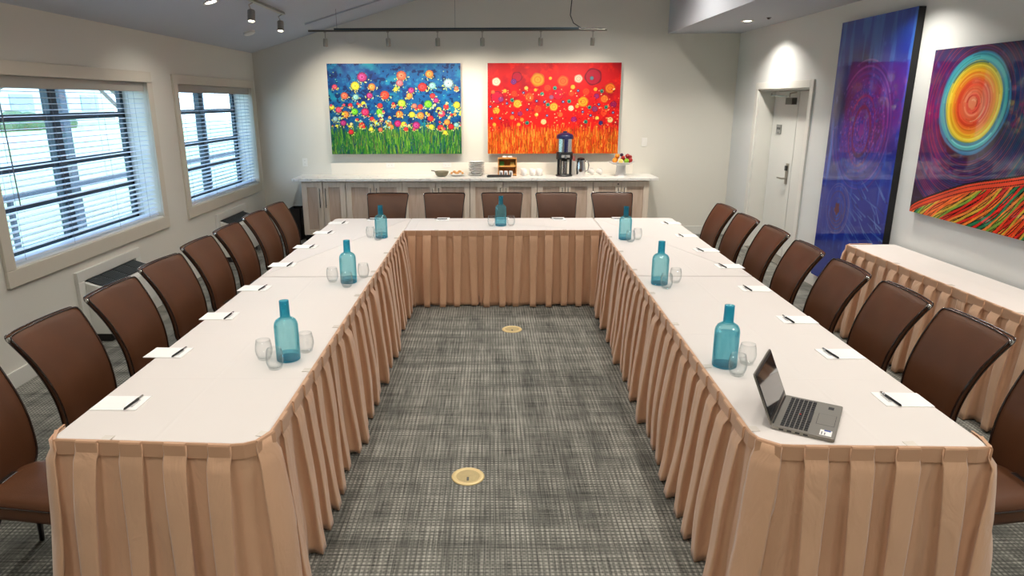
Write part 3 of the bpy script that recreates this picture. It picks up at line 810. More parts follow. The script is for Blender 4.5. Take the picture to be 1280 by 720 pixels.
# ------------------------------------------------------------------ cabinets and worktop
CZ0, CZ1, CYF = .10, .872, 9.45
units = [(-2.675, -2.37, -2.047), (-2.047, -1.647, -1.246), (-1.246, -.77, -.292), (-.292, .182, .661), (.661, 1.055, 1.452), (1.452, 1.847, 2.245)]
ulab = ['pale wood base cabinet at the window end, its long bar handles fully in view', 'pale wood base cabinet behind the window-end chair, second along the worktop',
        'pale wood base cabinet below the serving bowl and pastry plate', 'pale wood base cabinet below the tea rack and square mugs',
        'pale wood base cabinet below the coffee urn', 'pale wood base cabinet at the fruit stand end with a small round lock']
for (x0, xm, x1), lb in zip(units, ulab):
    t = thing('base_cabinet', lb, 'cabinet', ((x0 + x1) / 2, (CYF + YB) / 2, 0), 0, 'base cabinets along the back wall')
    L = Matrix.Translation((-(x0 + x1) / 2, -(CYF + YB) / 2, 0))
    MB().box((x0 + .001, CYF + .025, CZ0), (x1 - .001, YB - .002, CZ1), M['cab'], L).build('body', t)
    MB().box((x0 + .001, CYF + .08, 0), (x1 - .001, YB - .002, CZ0), M['recess'], L).build('toe_kick', t)
    for (a, c, s) in ((x0, xm, 1), (xm, x1, -1)):
        a += .005; c -= .005; za, zb = CZ0 + .005, CZ1 - .012; fw = .075
        b = MB(); y0, y1 = CYF, CYF + .023
        b.box((a, y0, za), (a + fw, y1, zb), M['cab'], L); b.box((c - fw, y0, za), (c, y1, zb), M['cab'], L)
        b.box((a + fw, y0, za), (c - fw, y1, za + fw), M['cab'], L); b.box((a + fw, y0, zb - fw), (c - fw, y1, zb), M['cab'], L)
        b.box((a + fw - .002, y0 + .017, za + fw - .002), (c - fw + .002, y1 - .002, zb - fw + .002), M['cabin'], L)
        d = b.build('door', t, bevel=.002)
        hx = (c - .036) if s > 0 else (a + .036)
        MB().tube([(hx, y0 - .03, .50), (hx, y0 - .03, .775)], .0062, M['darkmetal'], 8, L).tube([(hx, y0 - .03, .53), (hx, y0, .53)], .005, M['darkmetal'], 6, L).tube([(hx, y0 - .03, .745), (hx, y0, .745)], .005, M['darkmetal'], 6, L).build('handle', d, smooth=True)
        if x0 > 1.4 and s > 0:
            MB().lathe([(.001, 0), (.012, 0), (.012, .006), (.001, .006)], M['darkmetal'], 14, L @ Tr(c - .04, y0, .82, rx=PI / 2), False).build('lock', d)

WT0, WT1 = -2.79, 2.36
b = MB().prism(rounded([(WT0, 9.40), (WT1, 9.40), (WT1, YB - .002), (WT0, YB - .002)], [.02, .02, 0, 0]), CZ1, .91, M['stone'])
o = b.build('worktop', bevel=.004); tag(o, 'long white veined stone worktop over the cabinets', 'worktop')
b = MB().box((-2.35, YB - .02, .91), (2.1, YB - .002, 1.08), M['splash']); b.build('backsplash', o, bevel=.002)
for x, lb in ((-1.474, 'white horizontal outlet on the backsplash under the middle of the blue painting'), (-.636, 'white horizontal outlet on the backsplash by the pastry plate')):
    plate('backsplash_outlet', lb, 'outlet', x, YB - .02, 1.045, .12, .072, 'sockets')

# black bin beside the cabinets
t = thing('waste_bin', 'slim black waste bin standing between cabinets and window wall', 'bin', (-2.83, 9.70, 0))
q = [(-.085, -.13), (.085, -.13), (.085, .13), (-.085, .13)]
b = MB(); P0 = rounded(inset(q, .012), .015, 3); P1 = rounded(q, .02, 3); n = len(P0)
vs = [(*p, 0) for p in P0] + [(*p, .46) for p in P1] + [(*p, .46) for p in inset(P1, .006)] + [(*p, .01) for p in inset(P0, .006)]
fs = [tuple(range(n - 1, -1, -1)), tuple(3 * n + k for k in range(n))]
for i in range(3):
    for k in range(n): fs.append((i * n + k, i * n + (k + 1) % n, (i + 1) * n + (k + 1) % n, (i + 1) * n + k))
b.add(vs, fs, M['black']); b.build('bin_body', t)
MB().tube([(*p, .462) for p in P1], .006, M['black'], 6, closed=True).build('bin_rim', t, smooth=True)

# ------------------------------------------------------------------ track lights, recessed lights
def spot_light(name, loc, target, energy, size, blend=.6, col=(1, .93, .82), r=.03):
    l = bpy.data.lights.new(name, 'SPOT'); l.energy = energy; l.spot_size = R(size); l.spot_blend = blend; l.color = col; l.shadow_soft_size = r
    o = bpy.data.objects.new(name, l); COL.objects.link(o); o.location = loc
    d = Vector(target) - Vector(loc); o.rotation_euler = d.to_track_quat('-Z', 'Y').to_euler(); return o

def head(parent, x, z, tilt, roll=0, r=.028, h=.095, n='spot_head'):
    """lamp head hanging under a track; tilt leans the lens away from the room"""
    T = Tr(x, 0, z) @ Matrix.Rotation(roll, 4, 'Y') @ Matrix.Rotation(tilt, 4, 'X')
    s = MB().tube([(x, 0, z + .07), (x, 0, z + .02), (x, .005, z)], .0055, M['metal'], 8).cbox((x, 0, z + .075), (.03, .02, .022), M['metal']).build('stem', parent)
    hd = MB().lathe([(.001, 0), (r * .8, 0), (r, -.008), (r, -h), (r * .86, -h), (r * .86, -h + .012), (.001, -h + .012)], M['metal'], 18, T, False).build(n, parent, smooth=True, auto=True)
    MB().lathe([(.001, -h + .011), (r * .82, -h + .011)], M['lamp'], 16, T, False).build('lens', hd)
    return T @ Vector((0, 0, -h - .01)), (T.to_3x3() @ Vector((0, 0, -1)))

RY, RZ = 8.8, 2.80
t = thing('suspended_track_light', 'long suspended track light with six small heads above the two paintings', 'track light', (0, RY, 0))
MB().box((-2.25, -.012, RZ - .012), (1.45, .012, RZ + .008), M['darkmetal']).build('rail', t, bevel=.002)
MB().box((-1.93, -.016, RZ + .008), (1.1, .016, RZ + .028), M['frame']).build('feed_channel', t, bevel=.002)
for x in (-1.895, -.43):
    MB().tube([(x, 0, RZ + .02), (x, 0, ZE + SL * (x - XL))], .0022, M['cord'], 5).build('hanger_wire', t)
x = 1.0
MB().tube([(1.42, 0, RZ + .012), (1.3, 0, RZ + .02), (1.13, 0, RZ + .018), (1.03, 0, RZ + .08), (.99, 0, RZ + .17), (1.003, 0, RZ + .34), (1.005, 0, ZR - SLR * (1.005 - XRIDGE))], .006, M['black'], 6).build('power_cord', t, smooth=True)
aim = [(-2.0, 2.1), (-1.35, 1.95), (-.65, 2.0), (-.1, 2.0), (.65, 1.95), (1.35, 1.95)]
for i, (x, (tx, tz)) in enumerate(zip((-2.045, -1.266, -.65, -.094, .631, 1.276), aim)):
    p, d = head(t, x, RZ - .09, R(16), R(6) if i == 0 else 0)
    w = Vector((p.x, RY + p.y, p.z))
    s = spot_light('track_bulb', w, (tx, YB, tz - .35), 56, 92, .8, (1, .90, .76), .025)

# short track with two heads on the window-side slope
ang = -math.atan(SL)
zc = lambda x: ZE + SL * (x - XL)
t = thing('ceiling_track_light', 'short ceiling track light with two heads above the windows', 'track light', (-2.33, 7.2, zc(-2.33)))
T = Matrix.Identity(4)
MB().box((-.017, -1.2, -.03), (.017, .86, -.001), M['metal'], Matrix.Rotation(ang, 4, 'Y')).build('rail', t, bevel=.003)
for yy in (-.15, .80):
    s = MB().tube([(0, yy, -.03), (-.03, yy - .03, -.055), (-.02, yy + .0, -.10)], .006, M['metal'], 8).build('stem', t, smooth=True)
    TT = Tr(-.02, yy, -.10) @ Matrix.Rotation(R(-14), 4, 'X')
    hd = MB().lathe([(.001, 0), (.03, 0), (.036, -.008), (.036, -.11), (.031, -.11), (.031, -.098), (.001, -.098)], M['metal'], 18, TT, False).build('spot_head', t, smooth=True, auto=True)
    MB().lathe([(.001, -.099), (.03, -.099)], M['lamp'], 16, TT, False).build('lens', hd)
    spot_light('track_bulb', (-2.35, 7.2 + yy + .03, zc(-2.33) - .23), (-2.5, 7.4 + yy, 0), 12, 75, .8, (1, .93, .82), .03)

def downlight(x, y, z, label, slope=0, e=60, size=130, tgt=None, col=(1, .94, .85)):
    t = thing('recessed_downlight', label, 'ceiling light', (x, y, z), 0, 'recessed ceiling lights')
    t.rotation_euler = (0, slope, 0)
    MB().lathe([(.05, .0), (.075, 0), (.078, -.004), (.072, -.008), (.052, -.006), (.05, 0)], M['trimw'], 28, None, False).build('trim_ring', t, smooth=True)
    MB().lathe([(.001, -.0015), (.05, -.0015)], M['lamp'], 28, None, False).build('lens', t)
    l = bpy.data.lights.new('downlight', 'AREA'); l.shape = 'DISK'; l.size = .16; l.energy = e; l.color = col
    try: l.spread = R(size)
    except Exception: pass
    o = bpy.data.objects.new('downlight_bulb', l); COL.objects.link(o); o.location = (x, y, z - .02)
    if tgt:
        d = Vector(tgt) - Vector((x, y, z)); o.rotation_euler = d.to_track_quat('-Z', 'Y').to_euler()
E0 = 12.5
downlight(-2.59, 6.66, zc(-2.59), 'round recessed light on the window-side slope above the first track head', ang, 8)
downlight(3.05, 8.46, ZS, 'round recessed light in the soffit above the door', 0, 20)
vz = lambda x: (zc(x) if x < XRIDGE else ZR - SLR * (x - XRIDGE))
hidden = [(-1.3, 1.2), (-1.3, 3.6), (-1.3, 6.0), (1.7, 1.2), (1.7, 3.6), (1.7, 6.0), (.3, 2.4), (.3, 5.2), (-2.2, 2.6), (-2.1, 4.9), (1.6, 8.0), (-.3, 7.6), (-1.2, -1.2), (1.2, -1.2), (0, .2)]  # unseen downlights, mostly added to brighten the room and the front skirts
names = ['over the table end', 'over the middle', 'over the far tables']
for i, (x, y) in enumerate(hidden):
    sl = ang if x < XRIDGE else math.atan(SLR)
    downlight(x, y, vz(x), 'round recessed light high in the vault over the tables', sl, 40 if y == 8.0 else (9 if y > 7 else (19 if y < 1 else (8 if x < -2 else E0))))
for i, y in enumerate((1.2, 3.2, 5.6)):  # out-of-frame soffit lights, assumed to continue the visible one
    downlight(3.05, y, ZS, 'round recessed light in the soffit over the side table, %s' % ['behind the camera', 'mid way', 'nearest the tall blue painting'][i], 0, 12)
# sensor on the soffit and detector on the slope
b = MB().lathe([(.001, -.02), (.012, -.02), (.02, -.006), (.03, 0), (.001, 0)], M['black'], 18, None, False); o = b.build('ceiling_sensor', smooth=True); o.location = (3.18, 8.15, ZS); tag(o, 'small black sensor on the soffit beside the recessed light', 'sensor')
b = MB().lathe([(.001, -.035), (.05, -.035), (.068, -.022), (.07, 0), (.001, 0)], M['plastic'], 28, None, False); o = b.build('smoke_detector', smooth=True, auto=True); o.location = (-2.885, 8.5, zc(-2.885)); o.rotation_euler = (0, ang, 0); tag(o, 'round white smoke detector on the sloping ceiling near the corner', 'smoke detector')

# ------------------------------------------------------------------ paintings
def noise2(h, w, cells, seed, oct=3):
    r = np.random.default_rng(seed); out = np.zeros((h, w)); amp = 1; tot = 0
    for o in range(oct):
        ch, cw = int(cells[0] * 2 ** o) + 2, int(cells[1] * 2 ** o) + 2
        g = r.random((ch, cw)); yy = np.linspace(0, ch - 1.001, h); xx = np.linspace(0, cw - 1.001, w)
        y0 = yy.astype(int); x0 = xx.astype(int); fy = (yy - y0)[:, None]; fx = (xx - x0)[None]
        fy = fy * fy * (3 - 2 * fy); fx = fx * fx * (3 - 2 * fx)
        a = g[y0][:, x0]; b_ = g[y0][:, x0 + 1]; c = g[y0 + 1][:, x0]; d = g[y0 + 1][:, x0 + 1]
        out += amp * ((a * (1 - fx) + b_ * fx) * (1 - fy) + (c * (1 - fx) + d * fx) * fy); tot += amp; amp *= .55
    return out / tot

class Art:
    def __init__(s, w, h, base):
        s.w, s.h = w, h; s.a = np.ones((h, w, 3)) * np.array(base) / 255.; s.Y, s.X = np.mgrid[0:h, 0:w].astype(float)
    def blend(s, m, col): m = np.clip(m, 0, 1)[..., None]; s.a = s.a * (1 - m) + np.array(col) / 255. * m
    def sub(s, x, y, r):
        x0, x1 = int(max(0, x - r)), int(min(s.w, x + r + 1)); y0, y1 = int(max(0, y - r)), int(min(s.h, y + r + 1)); return slice(y0, y1), slice(x0, x1)
    def disc(s, x, y, rx, ry, col, soft=1.2, wob=0, n=7, ph=0, alpha=1):
        rm = max(rx, ry) * (1.2 + abs(wob)) + 3; sl = s.sub(x, y, rm)
        if s.X[sl].size == 0: return
        dx = (s.X[sl] - x) / rx; dy = (s.Y[sl] - y) / ry; d = np.sqrt(dx * dx + dy * dy); th = np.arctan2(dy, dx)
        rr = 1 + wob * np.sin(n * th + ph); m = np.clip((rr - d) * min(rx, ry) / soft + .5, 0, 1) * alpha
        s.a[sl] = s.a[sl] * (1 - m[..., None]) + np.array(col) / 255. * m[..., None]
    def ring(s, x, y, rx, ry, wd, col, alpha=1, a0=None, a1=None):
        sl = s.sub(x, y, max(rx, ry) + wd * 2 + 2); dx = s.X[sl] - x; dy = s.Y[sl] - y
        d = np.sqrt((dx / rx) ** 2 + (dy / ry) ** 2); m = np.clip(1.3 - np.abs(d - 1) * min(rx, ry) / wd, 0, 1) * alpha
        if a0 is not None:
            th = np.arctan2(dy, dx); m = m * ((th > a0) & (th < a1))
        s.a[sl] = s.a[sl] * (1 - m[..., None]) + np.array(col) / 255. * m[..., None]
    def line(s, x0, y0, x1, y1, wd, col, alpha=1, taper=True):
        n = int(max(abs(x1 - x0), abs(y1 - y0)) / max(.6, wd * .6)) + 2
        for k in range(n):
            t = k / (n - 1); s.disc(x0 + (x1 - x0) * t, y0 + (y1 - y0) * t, max(.5, wd * (1 - .6 * t if taper else 1)), max(.5, wd * (1 - .6 * t if taper else 1)), col, 1., alpha=alpha)

def canvas(name, art, w, h, depth, material, edge, label, origin, axis):
    """a deep-edged canvas whose paint lives in the mesh colours; origin is its lower corner in the wall plane.
       axis 'back': the front looks towards -Y and x runs right; axis 'right': the front looks towards -X and x runs towards -Y"""
    H, W = art.a.shape[:2]; ys, xs = np.mgrid[0:H, 0:W]
    u = xs / (W - 1) * w; v = (1 - ys / (H - 1)) * h
    if axis == 'back': co = np.stack([u, np.full_like(u, -depth), v], -1)
    else: co = np.stack([np.full_like(u, -depth), w - u, v], -1)
    me = bpy.data.meshes.new(name); idx = np.arange(H * W).reshape(H, W)
    q = np.stack([idx[1:, :-1], idx[1:, 1:], idx[:-1, 1:], idx[:-1, :-1]], -1).reshape(-1, 4)
    me.vertices.add(H * W); me.vertices.foreach_set('co', co.reshape(-1).astype(np.float32))
    me.loops.add(q.size); me.loops.foreach_set('vertex_index', q.reshape(-1).astype(np.int32))
    me.polygons.add(len(q)); me.polygons.foreach_set('loop_start', (np.arange(len(q)) * 4).astype(np.int32))
    try: me.polygons.foreach_set('loop_total', np.full(len(q), 4, np.int32))
    except Exception: pass
    me.update(calc_edges=True); me.validate()
    c = np.clip(art.a, 0, 1); c = np.where(c <= .04045, c / 12.92, ((c + .055) / 1.055) ** 2.4)
    at = me.color_attributes.new('paint', 'FLOAT_COLOR', 'POINT')
    at.data.foreach_set('color', np.concatenate([c, np.ones((H, W, 1))], -1).reshape(-1).astype(np.float32))
    me.materials.append(material)
    t = thing(name, label, 'painting', origin)
    o = bpy.data.objects.new('painted_canvas', me); COL.objects.link(o); o.parent = t
    b = MB()
    if axis == 'back': b.box((.0, -depth + .0015, 0), (w, 0, h), edge)
    else: b.box((-depth + .0015, 0, 0), (0, w, h), edge)
    b.build('stretcher_frame', t)
    if axis == 'back': MB().box((.2, 0, h * .55), (w - .2, .0598, h * .62), edge).build('wall_cleat', t)
    return t

def nm(px, py):                     # position on the blue painting from its proportions
    return px, py
# --- blue meadow
W_, H_ = 404, 268
A = Art(W_, H_, (20, 104, 160))
n1 = noise2(H_, W_, (6, 8), 1); n2 = noise2(H_, W_, (22, 30), 2); n3 = noise2(H_, W_, (5, 5), 4)
A.blend((n1 - .42) * 3.2, (14, 68, 132)); A.blend((n2 - .58) * 4, (34, 140, 178)); A.blend((n3 - .62) * 4, (40, 160, 180)); A.blend(np.clip((n2 < .36) * .8, 0, 1), (14, 46, 100))
A.blend(np.clip((A.Y / H_ - .35) * 1.2, 0, .55) * (n2 > .45), (18, 62, 118))
rs = np.random.default_rng(21)
def strokes(A, n, y0, y1, cols, hmin, hmax, wd, rs, lean=.12):
    for _ in range(n):
        x = rs.uniform(0, A.w); y = rs.uniform(y0, y1); L = rs.uniform(hmin, hmax); c = cols[rs.integers(len(cols))]
        A.line(x, y, x + rs.normal(0, lean) * L, y - L, wd * rs.uniform(.6, 1.2), c, .9)
gc = [(84, 150, 50), (46, 124, 52), (120, 176, 60), (24, 92, 66), (16, 74, 90), (150, 190, 84), (70, 140, 60), (20, 84, 112), (110, 160, 54), (130, 130, 70)]
A.blend(np.clip((A.Y / H_ - .70) * 12, 0, 1), (40, 125, 60))
strokes(A, 1500, H_ * .78, H_ * 1.1, gc, 14, 46, 1.1, rs)
strokes(A, 260, H_ * .72, H_ * .9, gc, 10, 22, .8, rs)
def flower(A, x, y, r, c, rs):
    yl = (238, 232, 110)
    for _ in range(int(4 + r)):        # loose petals and leaves under the bloom
        a = rs.uniform(.1, PI - .1); d = r * rs.uniform(1.0, 1.7)
        A.disc(x + math.cos(a) * d, y + math.sin(a) * d * .9, 1.4, 1.6, [yl, (240, 225, 170), (20, 24, 40), (200, 225, 110)][rs.integers(4)], 1)
    dk = tuple(int(v * .72) for v in c); lt = tuple(min(255, int(v * 1.1 + 25)) for v in c)
    A.disc(x, y, r * 1.06, r * .98, dk, 1, .09, 13, rs.uniform(0, 6)); A.disc(x, y, r * .88, r * .8, c, 1, .06, 9, rs.uniform(0, 6)); A.disc(x - r * .1, y - r * .05, r * .5, r * .42, lt, 1.5, .1, 6, 1); A.disc(x, y, r * .2, r * .17, dk, 1)
pk, mg, orr, rd_, ye, gr, sl_, co_, lm = (226, 84, 110), (178, 62, 128), (240, 150, 74), (226, 60, 62), (222, 214, 66), (120, 200, 60), (140, 196, 190), (236, 120, 88), (176, 214, 70)
FL = [(.05, .25, 6, pk), (.26, .145, 11, mg), (.205, .24, 10, ye), (.33, .25, 8, orr), (.12, .345, 8, co_), (.205, .36, 7, sl_), (.31, .345, 7, mg), (.425, .34, 10, (232, 82, 62)), (.555, .13, 11, co_), (.54, .21, 8, (206, 120, 130)),
      (.765, .115, 9, orr), (.71, .255, 10, rd_), (.625, .29, 7, mg), (.785, .24, 8, sl_), (.905, .215, 11, (170, 200, 205)), (.965, .27, 5, co_), (.61, .35, 7, orr), (.785, .35, 6, rd_), (.81, .4, 6, mg), (.55, .43, 9, lm), (.75, .44, 9, gr), (.965, .45, 8, ye),
      (.51, .275, 5, ye), (.02, .47, 6, ye), (.07, .5, 7, pk), (.12, .55, 8, orr), (.16, .45, 5, rd_), (.19, .52, 8, gr), (.27, .525, 9, (206, 62, 110)), (.26, .43, 5, ye), (.38, .525, 8, gr), (.385, .455, 6, rd_), (.49, .455, 5, co_), (.53, .55, 8, orr), (.625, .555, 7, ye), (.69, .565, 8, orr),
      (.645, .46, 6, (200, 130, 110)), (.69, .47, 6, rd_), (.765, .6, 7, rd_), (.85, .545, 8, pk), (.83, .5, 6, ye), (.885, .47, 6, rd_), (.32, .6, 5, rd_), (.1, .645, 7, mg), (.24, .67, 7, (230, 96, 70)), (.355, .645, 6, ye), (.39, .61, 5, mg), (.45, .65, 6, (180, 120, 90)), (.46, .69, 6, orr), (.515, .655, 8, (190, 50, 120)),
      (.56, .66, 6, ye), (.655, .675, 9, mg), (.575, .715, 5, rd_), (.77, .69, 6, ye), (.84, .7, 7, rd_), (.89, .64, 7, orr), (.92, .69, 7, (190, 40, 50)), (.96, .67, 6, sl_), (.155, .745, 6, (216, 50, 60)), (.31, .715, 5, ye), (.04, .6, 6, (150, 190, 190)), (.875, .755, 5, ye), (.38, .72, 5, co_), (.15, .68, 4, ye)]
for (fx, fy, r, c) in FL: flower(A, fx * W_, fy * H_, r * 1.3, c, rs)
for _ in range(70):
    x, y = rs.uniform(0, 1), rs.uniform(.42, .72); flower(A, x * W_, y * H_, rs.uniform(2.2, 4.6), [ye, rd_, pk, (244, 230, 160), sl_, orr, (60, 40, 110)][rs.integers(7)], rs)
for _ in range(60):
    x, y = rs.uniform(0, 1), rs.uniform(.08, .5); A.disc(x * W_, y * H_, 1.6, 1.1, [(120, 220, 170), (200, 235, 130), (12, 30, 70)][rs.integers(3)], 1)
A.a = A.a ** 1.18
canvas('meadow_painting', A, 1.885, 1.255, .045, paint_mat('blue_meadow_paint', .5, 0, .2), M['canvasw'], 'blue and green painting of a flower meadow above the worktop', (-2.302, YB - .06, 1.214), 'back')

# --- red meadow
A = Art(W_, H_, (198, 28, 36))
n1 = noise2(H_, W_, (5, 7), 31); n2 = noise2(H_, W_, (20, 26), 32)
A.blend((n1 - .5) * 2.6, (160, 22, 44)); A.blend((n2 - .58) * 3, (226, 52, 34)); A.blend(np.clip((A.Y / H_ - .25) * 3, 0, .75) * (n2 > .4), (222, 36, 34))
rs = np.random.default_rng(44)
A.blend(np.clip((A.Y / H_ - .70) * 9, 0, 1), (206, 92, 30))
oc = [(232, 130, 40), (214, 96, 30), (240, 160, 60), (180, 70, 28), (150, 80, 20), (244, 180, 80), (226, 80, 34), (196, 130, 30), (210, 60, 30)]
strokes(A, 1700, H_ * .78, H_ * 1.08, oc, 12, 34, .95, rs, .07)
strokes(A, 300, H_ * .7, H_ * .85, oc, 8, 18, .7, rs, .07)
def dot(x, y, r, c, rings=True):
    X, Y = x * W_, y * H_; dk = tuple(int(v * .78) for v in c); lt = tuple(min(255, int(v * 1.12 + 12)) for v in c)
    A.disc(X, Y, r, r * .95, dk, 1, .04, 5, x * 30); A.disc(X, Y, r * .84, r * .8, c, 1)
    if rings:
        for k in (.66, .45, .25): A.ring(X, Y, r * k, r * k * .9, .8, lt if k != .45 else dk, .8)
og, org2, cr, vi, tq, dr_, rdo = (232, 140, 44), (244, 160, 60), (232, 196, 170), (120, 50, 120), (64, 150, 130), (176, 20, 50), (238, 70, 40)
dot(.79, .15, 26, (170, 30, 60), False); dot(.07, .37, 20, (190, 34, 70), False); dot(.53, .34, 17, (200, 30, 60), False); dot(.22, .15, 16, (170, 24, 60), False)
DL = [(.065, .2, 13, cr), (.195, .2, 9, vi), (.375, .18, 21, og), (.565, .195, 17, (230, 96, 44)), (.68, .17, 13, (226, 170, 150)), (.78, .165, 6, (90, 120, 130)), (.92, .275, 16, (226, 120, 40)), (.45, .27, 11, rdo), (.315, .37, 14, (238, 92, 44)), (.225, .44, 13, org2), (.2, .33, 10, rdo), (.5, .475, 13, org2), (.72, .42, 16, (240, 150, 44)), (.88, .39, 12, (240, 120, 50)),
      (.63, .49, 9, cr), (.74, .31, 11, rdo), (.63, .33, 9, rdo), (.065, .515, 11, org2), (.245, .55, 8, (150, 50, 100)), (.38, .5, 12, rdo), (.55, .56, 8, (240, 110, 60)), (.655, .615, 9, (160, 40, 120)), (.425, .64, 9, (240, 190, 140)), (.185, .59, 7, (240, 120, 50)), (.93, .62, 9, (228, 200, 140)), (.86, .655, 7, (60, 50, 110)), (.95, .45, 10, (150, 30, 90)), (.88, .54, 11, rdo), (.81, .5, 9, (140, 60, 110)),
      (.26, .615, 6, (244, 140, 60)), (.1, .39, 8, (140, 60, 120)), (.48, .37, 7, (150, 90, 120)), (.82, .36, 8, (150, 40, 110)), (.13, .3, 6, org2), (.29, .27, 6, (244, 170, 90)), (.36, .29, 5, org2), (.64, .26, 7, org2), (.81, .285, 6, org2), (.47, .165, 5, org2), (.675, .47, 6, (236, 150, 60)), (.83, .6, 6, (244, 190, 90)), (.37, .56, 6, (240, 180, 80)), (.235, .67, 6, (240, 160, 60)), (.05, .67, 6, (240, 160, 60)), (.04, .31, 6, (240, 110, 60))]
for d in DL: dot(*d)
for (x, y) in [(.505, .27), (.41, .335), (.185, .4), (.455, .45), (.615, .415), (.86, .305), (.895, .48), (.77, .48), (.3, .65), (.745, .64)]:
    dot(x, y, 6, tq, False); A.disc(x * W_, y * H_ + 1, 2.4, 2.2, (24, 40, 40), 1)
for (x, y) in [(.145, .435), (.3, .505), (.37, .41), (.57, .42), (.68, .3), (.03, .6), (.72, .53), (.27, .32), (.02, .47), (.095, .6), (.19, .54), (.43, .42), (.78, .57), (.95, .54), (.84, .45), (.45, .57)]:
    dot(x, y, 4.6, (70, 70, 120), False); A.disc(x * W_, y * H_, 1.7, 1.6, (190, 190, 210), 1)
for _ in range(330):
    x, y = rs.uniform(0, 1), rs.uniform(.28, .74); A.disc(x * W_, y * H_, rs.uniform(.9, 2.4), rs.uniform(.9, 1.9), [(250, 190, 110), (244, 120, 60), (140, 16, 30), (250, 220, 170), (236, 60, 50)][rs.integers(5)], 1)
A.a = A.a ** 1.22
canvas('poppy_field_painting', A, 1.885, 1.255, .045, paint_mat('red_meadow_paint', .5, 0, .2), M['canvasw'], 'red and orange painting of round blooms over golden grass, above the worktop', (-.035, YB - .06, 1.214), 'back')

# --- tall blue resin piece
W_, H_ = 250, 520
A = Art(W_, H_, (16, 44, 150))
n1 = noise2(H_, W_, (6, 3), 51); n2 = noise2(H_, W_, (30, 14), 52); n3 = noise2(H_, W_, (3, 14), 53)
A.blend((n1 - .45) * 3, (10, 24, 104)); A.blend((n3 - .58) * 4, (30, 84, 190)); A.blend((n2 - .66) * 3, (70, 90, 190))
A.blend(np.clip((.12 - A.Y / H_) * 12, 0, .6), (26, 70, 160)); A.blend(np.clip((n3 - .5) * 5, 0, .5) * (A.Y < .16 * H_), (70, 120, 190))  # lighter top band: reflection of ceiling and wall put into the paint
rs = np.random.default_rng(9)
cx, cy = .50 * W_, .385 * H_
for k in range(120):
    f = rs.uniform(.12, 1); rx, ry = 104 * f + 3, 120 * f + 4
    c = [(30, 30, 130), (70, 46, 150), (118, 70, 170), (20, 44, 170), (96, 40, 130), (150, 110, 195), (40, 26, 100), (14, 30, 120), (24, 60, 180)][rs.integers(9)]
    a0 = rs.uniform(-PI, PI); A.ring(cx + rs.normal(0, 3), cy + rs.normal(0, 3), rx, ry, rs.uniform(.8, 3.0), c, rs.uniform(.25, .7), a0, a0 + rs.uniform(.5, 2.4))
for k in range(900):
    a = rs.uniform(0, 2 * PI); f = abs(rs.normal(.45, .22)); x = cx + math.cos(a) * 98 * f; y = cy + math.sin(a) * 116 * f
    A.disc(x, y, rs.uniform(.8, 3.0), rs.uniform(.8, 3.4), [(120, 50, 150), (84, 84, 190), (50, 40, 150), (140, 110, 195), (14, 16, 84), (90, 30, 100), (14, 44, 160), (20, 60, 180)][rs.integers(8)], 1.4, alpha=.5)
A.ring(cx, cy + 8, 30, 46, 3, (80, 20, 70), .7); A.ring(cx, cy + 6, 44, 66, 2, (120, 30, 100), .5); A.disc(cx, cy + 6, 9, 14, (90, 50, 150), 3, .2, 5)
cx2, cy2 = .30 * W_, .70 * H_
for k in range(30):
    f = rs.uniform(.1, 1); a0 = rs.uniform(-PI, PI); A.ring(cx2, cy2, 44 * f + 3, 50 * f + 3, rs.uniform(1, 2.4), [(60, 70, 150), (110, 96, 160), (30, 44, 130), (96, 46, 90)][rs.integers(4)], .6, a0, a0 + 3)
A.disc(cx2, cy2, 9, 12, (84, 34, 60), 2.5, .15, 5)
for k in range(34):
    x = rs.uniform(.55, 1) * W_; y = rs.uniform(.6, .82) * H_; A.line(x, y, x - rs.uniform(14, 54), y - rs.uniform(8, 30), 1.8, [(60, 96, 180), (84, 120, 195), (20, 40, 120)][rs.integers(3)], .6)
A.blend(np.clip((A.Y / H_ - .86) * 60, 0, .85), (12, 40, 140))
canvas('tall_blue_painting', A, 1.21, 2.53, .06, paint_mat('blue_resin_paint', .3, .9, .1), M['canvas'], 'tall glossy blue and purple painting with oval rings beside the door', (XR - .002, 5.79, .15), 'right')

# --- swirl over striped hill
W_, H_ = 430, 280
A = Art(W_, H_, (40, 16, 54))
n1 = noise2(H_, W_, (5, 8), 61); n2 = noise2(H_, W_, (20, 30), 62); n4 = noise2(H_, W_, (9, 12), 63)
A.blend(np.clip((A.X / W_ - .28) * 4, 0, 1), (18, 34, 66)); A.blend((n1 - .5) * 3 * (A.X < W_ * .35), (120, 26, 92)); A.blend((n2 - .6) * 4, (50, 60, 110)); A.blend((n4 - .62) * 5 * (A.X > W_ * .45), (30, 110, 90))
A.blend(np.clip((.06 - A.Y / H_) * 20, 0, 1) * .7, (44, 42, 44))
rs = np.random.default_rng(77)
for k in range(26): A.ring(.27 * W_, .33 * H_, 84 + k * 3.4, 88 + k * 3.6, 1.3, [(90, 40, 140), (40, 60, 150), (150, 60, 130)][rs.integers(3)], .6)
for k in range(80):
    x, y = rs.uniform(.55, 1) * W_, rs.uniform(.1, .6) * H_; A.disc(x, y, rs.uniform(1, 3), rs.uniform(1, 3), [(130, 60, 50), (30, 110, 100), (120, 70, 150), (200, 190, 120)][rs.integers(4)], 1, alpha=.8)
cx, cy, RR = .27 * W_, .315 * H_, 80
